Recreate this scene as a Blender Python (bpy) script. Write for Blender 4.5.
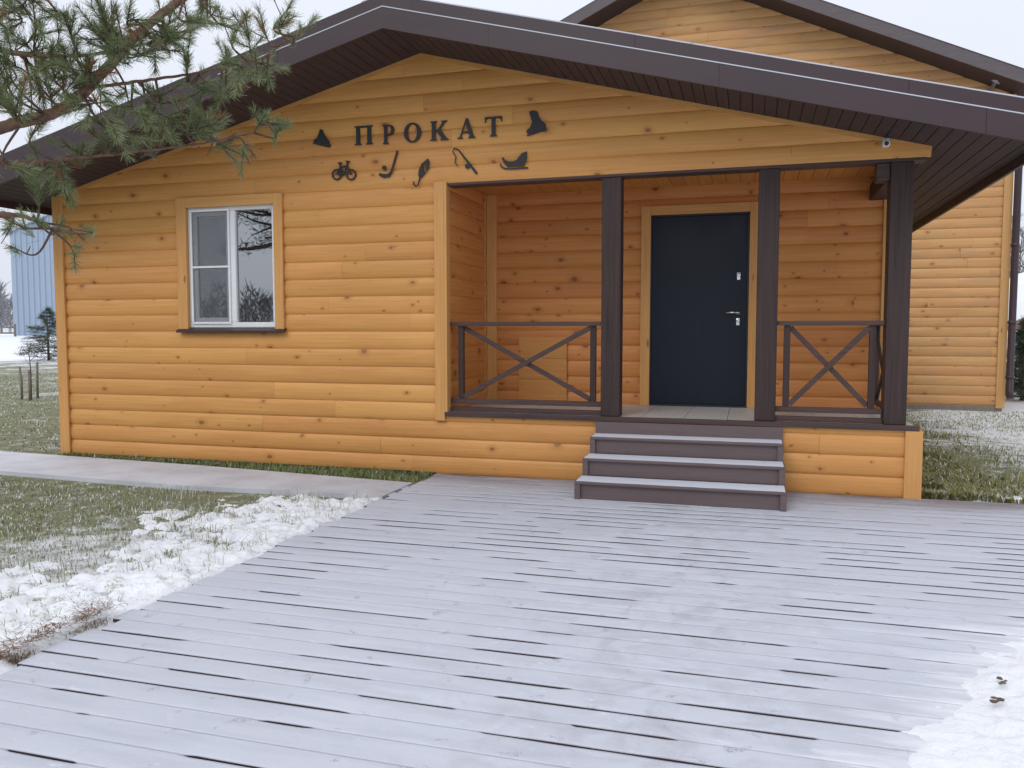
import bpy, bmesh, math, random
import numpy as np
from mathutils import Vector, Matrix

for o in list(bpy.data.objects):
    bpy.data.objects.remove(o)
SC = bpy.context.scene
COL = SC.collection
R = math.radians

# ------------------------------------------------------------------ camera
cd = bpy.data.cameras.new('camera')
cam = bpy.data.objects.new('camera', cd)
COL.objects.link(cam)
cd.sensor_width = 36.0
cd.lens = 809.9 * 36.0 / 1024.0
cd.clip_start = 0.05
cd.clip_end = 3000
M = Matrix(((0.9593077, -0.0183995, 0.2817628, 0.0),
            (0.2823628, 0.0631421, -0.9572274, -7.66376),
            (-0.0001786, 0.9978349, 0.0657681, 1.45317),
            (0, 0, 0, 1)))
cam.matrix_world = M
SC.camera = cam

# ------------------------------------------------------------------ overcast daylight
w = bpy.data.worlds.new('World')
SC.world = w
w.use_nodes = True
nt = w.node_tree
nt.nodes.clear()
out = nt.nodes.new('ShaderNodeOutputWorld')
bg = nt.nodes.new('ShaderNodeBackground')
sky = nt.nodes.new('ShaderNodeTexSky')
sky.sky_type = 'NISHITA'
sky.sun_disc = False
sky.sun_elevation = R(42)
sky.sun_rotation = R(200)
sky.dust_density = 4.0
hs = nt.nodes.new('ShaderNodeHueSaturation')
hs.inputs['Saturation'].default_value = 0.25
nt.links.new(sky.outputs[0], hs.inputs['Color'])
tc = nt.nodes.new('ShaderNodeTexCoord')
sep = nt.nodes.new('ShaderNodeSeparateXYZ')
nt.links.new(tc.outputs['Generated'], sep.inputs[0])
cn = nt.nodes.new('ShaderNodeTexNoise')
cn.inputs['Scale'].default_value = 2.2
cn.inputs['Detail'].default_value = 5
nt.links.new(tc.outputs['Generated'], cn.inputs['Vector'])
ma = nt.nodes.new('ShaderNodeMath'); ma.operation = 'MULTIPLY_ADD'
nt.links.new(cn.outputs[0], ma.inputs[0]); ma.inputs[1].default_value = 0.16; ma.inputs[2].default_value = -0.08
ad = nt.nodes.new('ShaderNodeMath'); ad.operation = 'ADD'
nt.links.new(sep.outputs['Z'], ad.inputs[0]); nt.links.new(ma.outputs[0], ad.inputs[1])
cr = nt.nodes.new('ShaderNodeValToRGB')
cr.color_ramp.elements[0].position = 0.0
cr.color_ramp.elements[0].color = (0.555, 0.59, 0.67, 1)
cr.color_ramp.elements[1].position = 1.0
cr.color_ramp.elements[1].color = (0.96, 1.0, 1.08, 1)
e = cr.color_ramp.elements.new(0.35); e.color = (0.635, 0.672, 0.745, 1)
nt.links.new(ad.outputs[0], cr.inputs[0])
sc_ = nt.nodes.new('ShaderNodeVectorMath'); sc_.operation = 'SCALE'
sc_.inputs['Scale'].default_value = 15.0
nt.links.new(cr.outputs[0], sc_.inputs[0])
mx = nt.nodes.new('ShaderNodeMix'); mx.data_type = 'RGBA'
mx.inputs[0].default_value = 0.85
nt.links.new(hs.outputs[0], mx.inputs[6])
nt.links.new(sc_.outputs[0], mx.inputs[7])
nt.links.new(mx.outputs[2], bg.inputs['Color'])
bg.inputs['Strength'].default_value = 0.10
nt.links.new(bg.outputs[0], out.inputs['Surface'])

sd = bpy.data.lights.new('sun', 'SUN')
sd.energy = 0.7
sd.angle = R(25)
sd.color = (1.0, 0.98, 0.96)
sun = bpy.data.objects.new('sun', sd)
COL.objects.link(sun)
sun.rotation_euler = (R(48), 0, R(-20))
sun.location = (0, -10, 20)

SC.view_settings.view_transform = 'Standard'
SC.view_settings.look = 'None'
SC.view_settings.exposure = 0.0
SC.view_settings.gamma = 1.0
SC.view_settings.use_curve_mapping = False
SC.render.engine = 'CYCLES'
SC.cycles.max_bounces = 6
SC.cycles.use_denoising = True

# ------------------------------------------------------------------ helpers
def link_mesh(name, me, mat=None, parent=None, smooth=False):
    o = bpy.data.objects.new(name, me)
    COL.objects.link(o)
    if mat is not None:
        for m in (mat if isinstance(mat, (list, tuple)) else [mat]):
            me.materials.append(m)
    if parent is not None:
        o.parent = parent
        o.matrix_parent_inverse = Matrix.Translation(-parent.matrix_world.translation) if False else Matrix.Identity(4)
    if smooth:
        me.polygons.foreach_set('use_smooth', [True] * len(me.polygons))
    return o

def build(name, bm, mat=None, parent=None, smooth=False):
    """bm is written in world coordinates; a parent Empty's location is subtracted."""
    me = bpy.data.meshes.new(name)
    bm.normal_update()
    if parent is not None:
        off = world_loc(parent)
        for v in bm.verts:
            v.co -= off
    bm.to_mesh(me); bm.free()
    return link_mesh(name, me, mat, parent, smooth)

def world_loc(o):
    l = Vector((0, 0, 0))
    while o is not None:
        l += o.location
        o = o.parent
    return l

def empty(name, loc):
    o = bpy.data.objects.new(name, None)
    COL.objects.link(o)
    o.location = loc
    o.empty_display_size = 0.2
    return o

def tag(o, label=None, cat=None, group=None, kind=None):
    if label: o['label'] = label
    if cat: o['category'] = cat
    if group: o['group'] = group
    if kind: o['kind'] = kind
    return o

def box(bm, x0, x1, y0, y1, z0, z1, bev=0.0):
    vs = [bm.verts.new(p) for p in ((x0, y0, z0), (x1, y0, z0), (x1, y1, z0), (x0, y1, z0),
                                    (x0, y0, z1), (x1, y0, z1), (x1, y1, z1), (x0, y1, z1))]
    fs = [bm.faces.new([vs[i] for i in f]) for f in
          ((0, 3, 2, 1), (4, 5, 6, 7), (0, 1, 5, 4), (1, 2, 6, 5), (2, 3, 7, 6), (3, 0, 4, 7))]
    if bev > 0:
        es = list({e for f in fs for e in f.edges})
        bmesh.ops.bevel(bm, geom=es, offset=bev, segments=2, affect='EDGES', profile=0.6)
    return vs

def bar(bm, a, b, wy, wz, bev=0.0, up=(0, 0, 1)):
    """rectangular bar from a to b"""
    a = Vector(a); b = Vector(b)
    d = (b - a).normalized()
    s = d.cross(Vector(up))
    if s.length < 1e-4: s = d.cross(Vector((0, 1, 0)))
    s.normalize()
    u = s.cross(d).normalized()
    vs = []
    for p in (a, b):
        for i, j in ((-1, -1), (1, -1), (1, 1), (-1, 1)):
            vs.append(bm.verts.new(p + s * (i * wy / 2) + u * (j * wz / 2)))
    fs = [bm.faces.new([vs[i] for i in f]) for f in ((3, 2, 1, 0), (4, 5, 6, 7), (0, 1, 5, 4), (1, 2, 6, 5), (2, 3, 7, 6), (3, 0, 4, 7))]
    if bev > 0:
        es = list({e for f in fs for e in f.edges})
        bmesh.ops.bevel(bm, geom=es, offset=bev, segments=2, affect='EDGES', profile=0.6)

def prism(bm, pts, y0, y1, axis='y'):
    """extrude polygon pts (x,z) between y0 and y1 (or (y,z) between x0,x1 when axis='x')"""
    def P(p, t):
        return (p[0], t, p[1]) if axis == 'y' else (t, p[0], p[1])
    a = [bm.verts.new(P(p, y0)) for p in pts]
    b = [bm.verts.new(P(p, y1)) for p in pts]
    n = len(pts)
    fs = [bm.faces.new(a), bm.faces.new(b[::-1])]
    for i in range(n):
        fs.append(bm.faces.new((a[(i + 1) % n], a[i], b[i], b[(i + 1) % n])))
    bmesh.ops.recalc_face_normals(bm, faces=fs)

def tube(bm, pts, rad, n=8, cap=True):
    pts = [Vector(p) for p in pts]
    if not isinstance(rad, (list, tuple)): rad = [rad] * len(pts)
    rings = []
    prev = None
    for i, p in enumerate(pts):
        d = (pts[min(i + 1, len(pts) - 1)] - pts[max(i - 1, 0)]).normalized()
        s = d.cross(Vector((0, 0, 1)) if prev is None else prev) if prev is None else prev - d * prev.dot(d)
        if s.length < 1e-4: s = d.cross(Vector((1, 0.3, 0)))
        s.normalize(); prev = s
        u = d.cross(s)
        rings.append([bm.verts.new(p + (s * math.cos(2 * math.pi * k / n) + u * math.sin(2 * math.pi * k / n)) * rad[i]) for k in range(n)])
    for a, b in zip(rings, rings[1:]):
        for k in range(n):
            bm.faces.new((a[k], a[(k + 1) % n], b[(k + 1) % n], b[k]))
    if cap:
        bm.faces.new(rings[0][::-1]); bm.faces.new(rings[-1])

def lathe(bm, prof, cx, cy, cz, axis=(0, 0, 1), n=16):
    """prof: (r, h) along axis from point"""
    ax = Vector(axis).normalized()
    s = ax.orthogonal().normalized(); u = ax.cross(s)
    rings = []
    for r, h in prof:
        rings.append([bm.verts.new(Vector((cx, cy, cz)) + ax * h + (s * math.cos(2 * math.pi * k / n) + u * math.sin(2 * math.pi * k / n)) * max(r, 1e-4)) for k in range(n)])
    for a, b in zip(rings, rings[1:]):
        for k in range(n):
            bm.faces.new((a[k], a[(k + 1) % n], b[(k + 1) % n], b[k]))
    bm.faces.new(rings[0][::-1]); bm.faces.new(rings[-1])

def numpy_mesh(name, verts, faces, mat=None, parent=None, smooth=False, uv=None, matidx=None):
    me = bpy.data.meshes.new(name)
    verts = np.asarray(verts, np.float32); faces = np.asarray(faces, np.int32)
    if parent is not None:
        verts = verts - np.array(world_loc(parent), np.float32)
    nf, k = faces.shape
    me.vertices.add(len(verts)); me.vertices.foreach_set('co', verts.ravel())
    me.loops.add(nf * k); me.loops.foreach_set('vertex_index', faces.ravel())
    me.polygons.add(nf)
    me.polygons.foreach_set('loop_start', np.arange(0, nf * k, k, dtype=np.int32))
    me.polygons.foreach_set('loop_total', np.full(nf, k, np.int32))
    if matidx is not None: me.polygons.foreach_set('material_index', np.asarray(matidx, np.int32))
    me.update(calc_edges=True)
    me.validate()
    return link_mesh(name, me, mat, parent, smooth)

# smooth value noise in numpy
def vnoise(x, y, seed=0):
    rng = np.random.default_rng(seed)
    T = rng.random((256, 256))
    xi = np.floor(x).astype(int); yi = np.floor(y).astype(int)
    fx = x - xi; fy = y - yi
    fx = fx * fx * (3 - 2 * fx); fy = fy * fy * (3 - 2 * fy)
    g = lambda a, b: T[a % 256, b % 256]
    return (g(xi, yi) * (1 - fx) + g(xi + 1, yi) * fx) * (1 - fy) + (g(xi, yi + 1) * (1 - fx) + g(xi + 1, yi + 1) * fx) * fy

def fbm(x, y, seed=0, oct=4):
    s = 0; a = 0.5; t = 0
    for i in range(oct):
        s = s + a * vnoise(x * 2 ** i, y * 2 ** i, seed + i); t += a; a *= 0.5
    return s / t

# ------------------------------------------------------------------ materials
def new_mat(name):
    m = bpy.data.materials.new(name); m.use_nodes = True
    n = m.node_tree.nodes; n.clear()
    o = n.new('ShaderNodeOutputMaterial'); b = n.new('ShaderNodeBsdfPrincipled')
    m.node_tree.links.new(b.outputs[0], o.inputs[0])
    return m, m.node_tree, b

class G:
    def __init__(s, nt): s.nt = nt
    def node(s, t, **kw):
        n = s.nt.nodes.new(t)
        for k, v in kw.items(): setattr(n, k, v)
        return n
    def L(s, a, b): s.nt.links.new(a, b)
    def setin(s, sock, v):
        if isinstance(v, bpy.types.NodeSocket): s.L(v, sock)
        else: sock.default_value = v
    def math(s, op, a, b=0.0, c=0.0, clamp=False):
        n = s.node('ShaderNodeMath', operation=op, use_clamp=clamp)
        s.setin(n.inputs[0], a); s.setin(n.inputs[1], b); s.setin(n.inputs[2], c)
        return n.outputs[0]
    def mix(s, f, a, b, bt='MIX'):
        n = s.node('ShaderNodeMix', data_type='RGBA', blend_type=bt)
        s.setin(n.inputs[0], f)
        s.setin(n.inputs[6], a if isinstance(a, bpy.types.NodeSocket) else (*a, 1)[:4])
        s.setin(n.inputs[7], b if isinstance(b, bpy.types.NodeSocket) else (*b, 1)[:4])
        return n.outputs[2]
    def ramp(s, f, stops):
        n = s.node('ShaderNodeValToRGB')
        el = n.color_ramp.elements
        while len(el) < len(stops): el.new(0.5)
        for e, (p, c) in zip(el, stops):
            e.position = p; e.color = (*c, 1) if len(c) == 3 else c
        s.L(f, n.inputs[0])
        return n.outputs[0]
    def mrange(s, v, a, b, c=0.0, d=1.0):
        n = s.node('ShaderNodeMapRange')
        s.setin(n.inputs[0], v)
        for i, x in enumerate((a, b, c, d)): n.inputs[i + 1].default_value = x
        return n.outputs[0]
    def vec(s, scale, src=None):
        n = s.node('ShaderNodeMapping')
        n.inputs['Scale'].default_value = scale
        s.L(src if src is not None else s.node('ShaderNodeTexCoord').outputs['Object'], n.inputs['Vector'])
        return n.outputs[0]
    def noise(s, v, scale, detail=4, rough=0.55, dist=0.0):
        n = s.node('ShaderNodeTexNoise')
        n.inputs['Scale'].default_value = scale; n.inputs['Detail'].default_value = detail
        n.inputs['Roughness'].default_value = rough; n.inputs['Distortion'].default_value = dist
        s.L(v, n.inputs['Vector'])
        return n.outputs['Fac']
    def bump(s, h, strength, dist, bsdf):
        n = s.node('ShaderNodeBump')
        n.inputs['Strength'].default_value = strength; n.inputs['Distance'].default_value = dist
        s.L(h, n.inputs['Height']); s.L(n.outputs[0], bsdf.inputs['Normal'])
        return n.outputs[0]

def siding_mat(name, light, dark, knot, knots=0.5, bumpk=1.0, pitch=0.182, weather=0.0):
    m, nt, b = new_mat(name); g = G(nt)
    uv = g.node('ShaderNodeUVMap', uv_map='UVMap').outputs[0]
    tone = g.node('ShaderNodeUVMap', uv_map='tone').outputs[0]
    ts = g.node('ShaderNodeSeparateXYZ'); g.L(tone, ts.inputs[0])
    wob = g.noise(g.vec((0.8, 4, 1), uv), 1.0, 2)
    grain = g.noise(g.vec((1.3, 46, 1), uv), 1.0, 6, 0.62, 0.6)
    fine = g.noise(g.vec((6, 260, 1), uv), 1.0, 3, 0.6)
    broad = g.noise(g.vec((0.9, 5, 1), uv), 1.0, 3)
    f = g.math('MULTIPLY_ADD', grain, 0.75, g.math('MULTIPLY', broad, 0.5))
    f = g.math('ADD', f, g.math('MULTIPLY_ADD', ts.outputs[0], 0.13, -0.19))
    col = g.ramp(f, [(0.22, light), (0.78, dark)])
    col = g.mix(g.mrange(fine, 0.55, 0.75, 0, 0.18), col, tuple(x * 0.6 for x in dark))
    # hue drift between boards
    h = g.node('ShaderNodeHueSaturation')
    g.L(g.mrange(ts.outputs[1], 0, 1, 0.4935, 0.5005), h.inputs['Hue'])
    g.L(g.mrange(ts.outputs[0], 0, 1, 1.03, 0.96), h.inputs['Value'])
    g.L(col, h.inputs['Color']); col = h.outputs[0]
    # knots: dark rounded cores with a soft brown ring
    def knotlayer(su, sv, thr, r0, r1, off):
        mp = g.node('ShaderNodeMapping'); mp.inputs['Scale'].default_value = (su, sv, 1); mp.inputs['Location'].default_value = (off, off * .37, 0)
        nz = g.node('ShaderNodeTexNoise'); nz.inputs['Scale'].default_value = 25; g.L(uv, nz.inputs['Vector'])
        dv = g.node('ShaderNodeVectorMath', operation='MULTIPLY_ADD')
        g.L(nz.outputs['Color'], dv.inputs[0]); dv.inputs[1].default_value = (0.040, 0.022, 0); g.L(uv, dv.inputs[2])
        g.L(dv.outputs[0], mp.inputs['Vector'])
        vo = g.node('ShaderNodeTexVoronoi', voronoi_dimensions='2D'); vo.inputs['Scale'].default_value = 1.0
        g.L(mp.outputs[0], vo.inputs['Vector'])
        df = g.node('ShaderNodeVectorMath', operation='SUBTRACT'); g.L(mp.outputs[0], df.inputs[0]); g.L(vo.outputs['Position'], df.inputs[1])
        dd = g.node('ShaderNodeVectorMath', operation='DIVIDE'); g.L(df.outputs[0], dd.inputs[0]); dd.inputs[1].default_value = (su * 1.5, sv, 1)
        ln = g.node('ShaderNodeVectorMath', operation='LENGTH'); g.L(dd.outputs[0], ln.inputs[0])
        cs = g.node('ShaderNodeSeparateColor'); g.L(vo.outputs['Color'], cs.inputs[0])
        rad = g.mrange(cs.outputs[1], 0, 1, r0, r1)
        q = g.math('DIVIDE', ln.outputs['Value'], rad)
        on = g.math('GREATER_THAN', cs.outputs[0], thr)
        core = g.math('MULTIPLY', g.mrange(q, 0.55, 1.0, 1, 0), on)
        halo = g.math('MULTIPLY', g.mrange(q, 0.9, 2.6, 1, 0), on)
        return core, halo
    c1, h1 = knotlayer(1.25, 5.6, 1 - knots, 0.009, 0.030, 3.1)
    c2, h2 = knotlayer(2.3, 7.0, 1 - knots * 0.6, 0.004, 0.010, 11.7)
    col = g.mix(g.math('MULTIPLY', g.math('MAXIMUM', h1, h2), 0.42), col, (dark[0] * 0.74, dark[1] * 0.58, dark[2] * 0.5))
    col = g.mix(g.math('MULTIPLY', g.math('MAXIMUM', c1, c2), 0.66), col, knot)
    if weather:
        wn = g.noise(g.vec((1.2, 9, 1), uv), 1.0, 4)
        col = g.mix(g.mrange(wn, 0.5, 0.75, 0, weather), col, (0.34, 0.24, 0.15))
    g.L(col, b.inputs['Base Color'])
    g.L(g.mrange(grain, 0.3, 0.7, 0.42, 0.58), b.inputs['Roughness'])
    b.inputs['Specular IOR Level'].default_value = 0.35
    g.bump(g.math('ADD', grain, g.math('MULTIPLY', c1, -0.6)), 0.25 * bumpk, 0.004, b)
    return m

def wood_mat(name, light, dark, knot, along='x', rough=0.5, spec=0.35, knots=True):
    """plain planed wood, grain along a world axis"""
    m, nt, b = new_mat(name); g = G(nt)
    sc = {'x': (1.6, 42, 42), 'y': (42, 1.6, 42), 'z': (42, 42, 1.6)}[along]
    kc = {'x': (2.2, 7, 7), 'y': (7, 2.2, 7), 'z': (7, 7, 2.2)}[along]
    oi = g.node('ShaderNodeObjectInfo')
    tcn = g.node('ShaderNodeTexCoord')
    va = g.node('ShaderNodeVectorMath', operation='ADD')
    sh = g.node('ShaderNodeVectorMath', operation='SCALE'); sh.inputs[0].default_value = (13, 7, 17); g.L(oi.outputs['Random'], sh.inputs['Scale'])
    g.L(tcn.outputs['Object'], va.inputs[0]); g.L(sh.outputs[0], va.inputs[1])
    grain = g.noise(g.vec(sc, va.outputs[0]), 1.0, 6, 0.62, 0.5)
    broad = g.noise(g.vec(tuple(x * .15 for x in sc), va.outputs[0]), 1.0, 3)
    col = g.ramp(g.math('MULTIPLY_ADD', grain, 0.7, g.math('MULTIPLY', broad, 0.3)), [(0.3, light), (0.7, dark)])
    if knots:
        vo = g.node('ShaderNodeTexVoronoi'); g.L(g.vec(kc, va.outputs[0]), vo.inputs['Vector']); vo.inputs['Scale'].default_value = 1.0
        cs = g.node('ShaderNodeSeparateColor'); g.L(vo.outputs['Color'], cs.inputs[0])
        k = g.math('MULTIPLY', g.mrange(vo.outputs['Distance'], 0.06, 0.14, 1, 0), g.math('GREATER_THAN', cs.outputs[0], 0.5))
        col = g.mix(g.math('MULTIPLY', k, 0.75), col, knot)
    g.L(col, b.inputs['Base Color'])
    b.inputs['Roughness'].default_value = rough
    b.inputs['Specular IOR Level'].default_value = spec
    g.bump(grain, 0.3, 0.003, b)
    return m

def plain_mat(name, col, rough=0.5, metallic=0.0, spec=0.5, var=0.12, vscale=6.0, bump=0.0, bscale=60, stretch=(1, 1, 1)):
    m, nt, b = new_mat(name); g = G(nt)
    v = g.vec(stretch)
    n = g.noise(v, vscale, 5, 0.6)
    c = g.mix(g.mrange(n, 0.3, 0.7), tuple(x * (1 - var) for x in col), tuple(min(1, x * (1 + var)) for x in col))
    g.L(c, b.inputs['Base Color'])
    g.L(g.mrange(n, 0.3, 0.7, rough * 0.9, min(1, rough * 1.1)), b.inputs['Roughness'])
    b.inputs['Metallic'].default_value = metallic
    b.inputs['Specular IOR Level'].default_value = spec
    if bump:
        g.bump(g.noise(v, bscale, 4), bump, 0.004, b)
    return m

OR_L, OR_D, OR_K = (0.74, 0.395, 0.122), (0.56, 0.258, 0.068), (0.16, 0.058, 0.02)
M_SID = siding_mat('stained_log_siding', OR_L, OR_D, OR_K, 0.40)
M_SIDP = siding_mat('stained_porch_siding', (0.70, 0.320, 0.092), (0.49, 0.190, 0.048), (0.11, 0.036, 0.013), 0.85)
M_SID2 = siding_mat('pale_log_siding', (0.64, 0.375, 0.150), (0.48, 0.245, 0.085), (0.17, 0.07, 0.025), 0.40, weather=0.6)
M_TRZ = wood_mat('stained_trim_upright', (0.70, 0.375, 0.130), (0.55, 0.260, 0.078), (0.2, 0.07, 0.02), 'z')
M_TRX = wood_mat('stained_trim_level', (0.70, 0.375, 0.130), (0.55, 0.260, 0.078), (0.2, 0.07, 0.02), 'x')
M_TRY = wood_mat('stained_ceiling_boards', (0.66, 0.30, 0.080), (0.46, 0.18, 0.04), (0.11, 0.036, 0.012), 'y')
M_TR2 = wood_mat('pale_trim_upright', (0.62, 0.365, 0.145), (0.50, 0.265, 0.092), (0.2, 0.08, 0.03), 'z')
BR_L, BR_D, BR_K = (0.066, 0.038, 0.034), (0.021, 0.012, 0.0115), (0.016, 0.009, 0.009)
M_BRZ = wood_mat('dark_stain_upright', BR_L, BR_D, BR_K, 'z', 0.55)
M_BRX = wood_mat('dark_stain_level', (0.102, 0.060, 0.053), (0.045, 0.026, 0.024), BR_K, 'x', 0.5)
M_BRY = wood_mat('dark_stain_depth', BR_L, BR_D, BR_K, 'y', 0.55)
M_FASC = plain_mat('brown_painted_fascia', (0.042, 0.0235, 0.028), 0.42, var=0.10, vscale=1.5, stretch=(1, 4, 4))
M_STEP = plain_mat('brown_composite_board', (0.128, 0.092, 0.092), 0.6, var=0.10, vscale=3, bump=0.15, bscale=40, stretch=(1, 14, 14))
M_ROOF = plain_mat('brown_metal_roof', (0.06, 0.042, 0.045), 0.45, var=0.15)
M_WHITE = plain_mat('white_window_plastic', (0.80, 0.81, 0.83), 0.3, var=0.03)
M_CHROME = plain_mat('brushed_steel', (0.72, 0.72, 0.73), 0.25, metallic=1.0, var=0.05)
M_BLACK = plain_mat('black_cut_metal', (0.016, 0.017, 0.021), 0.5, var=0.2)
M_TILE = plain_mat('pale_porch_tile', (0.50, 0.49, 0.47), 0.45, var=0.07, vscale=14)
M_CURT = plain_mat('grey_curtain_cloth', (0.62, 0.63, 0.67), 0.9, var=0.1, vscale=3)
M_DARKIN = plain_mat('dim_room_lining', (0.16, 0.15, 0.15), 0.8, var=0.1)
M_BARK = plain_mat('pine_bark', (0.155, 0.090, 0.060), 0.9, var=0.5, vscale=30, bump=0.8, bscale=50)
M_TWIG = plain_mat('brown_twig_bark', (0.115, 0.070, 0.050), 0.9, var=0.35, vscale=40)
M_GREYW = plain_mat('weathered_grey_wood', (0.19, 0.17, 0.15), 0.85, var=0.25, vscale=8, stretch=(6, 6, 1))

def soffit_mat():
    m, nt, b = new_mat('dark_brown_soffit_panel'); g = G(nt)
    n = g.noise(g.vec((6, 1, 6)), 3, 4)
    g.L(g.mix(n, (0.038, 0.024, 0.028), (0.060, 0.041, 0.046)), b.inputs['Base Color'])
    b.inputs['Roughness'].default_value = 0.6
    return m
M_SOF = soffit_mat()

def door_mat():
    m, nt, b = new_mat('navy_powder_coated_steel'); g = G(nt)
    n = g.noise(g.vec((1, 1, 0.35)), 2.2, 4, 0.6, 0.8)
    sp = g.noise(g.vec((1, 1, 1)), 900, 2)
    g.L(g.mix(n, (0.009, 0.012, 0.024), (0.014, 0.018, 0.032)), b.inputs['Base Color'])
    g.L(g.mrange(n, 0.3, 0.7, 0.26, 0.42), b.inputs['Roughness'])
    b.inputs['Specular IOR Level'].default_value = 0.25
    g.bump(sp, 0.12, 0.001, b)
    return m
M_DOOR = door_mat()

def glass_mat():
    m, nt, b = new_mat('window_glass'); g = G(nt)
    nt.nodes.remove(b)
    outn = [n for n in nt.nodes if n.type == 'OUTPUT_MATERIAL'][0]
    tr = g.node('ShaderNodeBsdfTransparent'); tr.inputs[0].default_value = (0.80, 0.84, 0.86, 1)
    gl = g.node('ShaderNodeBsdfGlossy'); gl.inputs['Roughness'].default_value = 0.01; gl.inputs[0].default_value = (0.95, 0.97, 1, 1)
    bp = g.node('ShaderNodeBump'); bp.inputs['Strength'].default_value = 0.04; bp.inputs['Distance'].default_value = 0.02
    g.L(g.noise(g.vec((1, 1, 1)), 2.0, 1), bp.inputs['Height']); g.L(bp.outputs[0], gl.inputs['Normal'])
    fr = g.node('ShaderNodeFresnel'); fr.inputs['IOR'].default_value = 2.3
    mixn = g.node('ShaderNodeMixShader')
    g.L(g.math('MULTIPLY_ADD', fr.outputs[0], 1.0, 0.20, clamp=True), mixn.inputs[0])
    g.L(tr.outputs[0], mixn.inputs[1]); g.L(gl.outputs[0], mixn.inputs[2])
    g.L(mixn.outputs[0], outn.inputs[0])
    return m
M_GLASS = glass_mat()

def net_mat():
    m, nt, b = new_mat('insect_mesh'); g = G(nt)
    b.inputs['Base Color'].default_value = (0.16, 0.17, 0.19, 1); b.inputs['Roughness'].default_value = 0.8
    outn = [n for n in nt.nodes if n.type == 'OUTPUT_MATERIAL'][0]
    tr = g.node('ShaderNodeBsdfTransparent')
    mixn = g.node('ShaderNodeMixShader'); mixn.inputs[0].default_value = 0.30
    g.L(tr.outputs[0], mixn.inputs[1]); g.L(b.outputs[0], mixn.inputs[2]); g.L(mixn.outputs[0], outn.inputs[0])
    return m
M_NET = net_mat()

def snow_mat(name='fresh_snow', col=(0.80, 0.81, 0.84), dirt=(0.34, 0.33, 0.27), amount=0.08, bs=1.0, t0=0.60):
    m, nt, b = new_mat(name); g = G(nt)
    v = g.vec((1, 1, 1))
    n1 = g.noise(v, 7, 6, 0.65); n2 = g.noise(v, 60, 3, 0.6)
    k = g.mrange(g.math('MULTIPLY_ADD', n2, 0.45, g.math('MULTIPLY', n1, 0.55)), t0, t0 + 0.08, 0, amount * 6)
    g.L(g.mix(k, col, dirt), b.inputs['Base Color'])
    b.inputs['Roughness'].default_value = 0.85
    b.inputs['Specular IOR Level'].default_value = 0.2
    g.bump(g.math('MULTIPLY_ADD', n2, 0.4, n1), 0.5 * bs, 0.02, b)
    return m
M_SNOW = snow_mat(amount=0.05)
M_SNOWB = snow_mat('trodden_snow', (0.77, 0.78, 0.81), (0.50, 0.49, 0.48), 0.05, 1.3)
M_SNOWG = snow_mat('grassy_snow', (0.80, 0.81, 0.84), (0.30, 0.29, 0.19), 0.11, 1.0, 0.53)
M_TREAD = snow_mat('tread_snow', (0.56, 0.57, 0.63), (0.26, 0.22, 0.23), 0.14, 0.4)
M_SNOWR = snow_mat('snow_edge', (0.80, 0.81, 0.86), (0.6, 0.6, 0.65), 0.03, 0.5)

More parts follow.
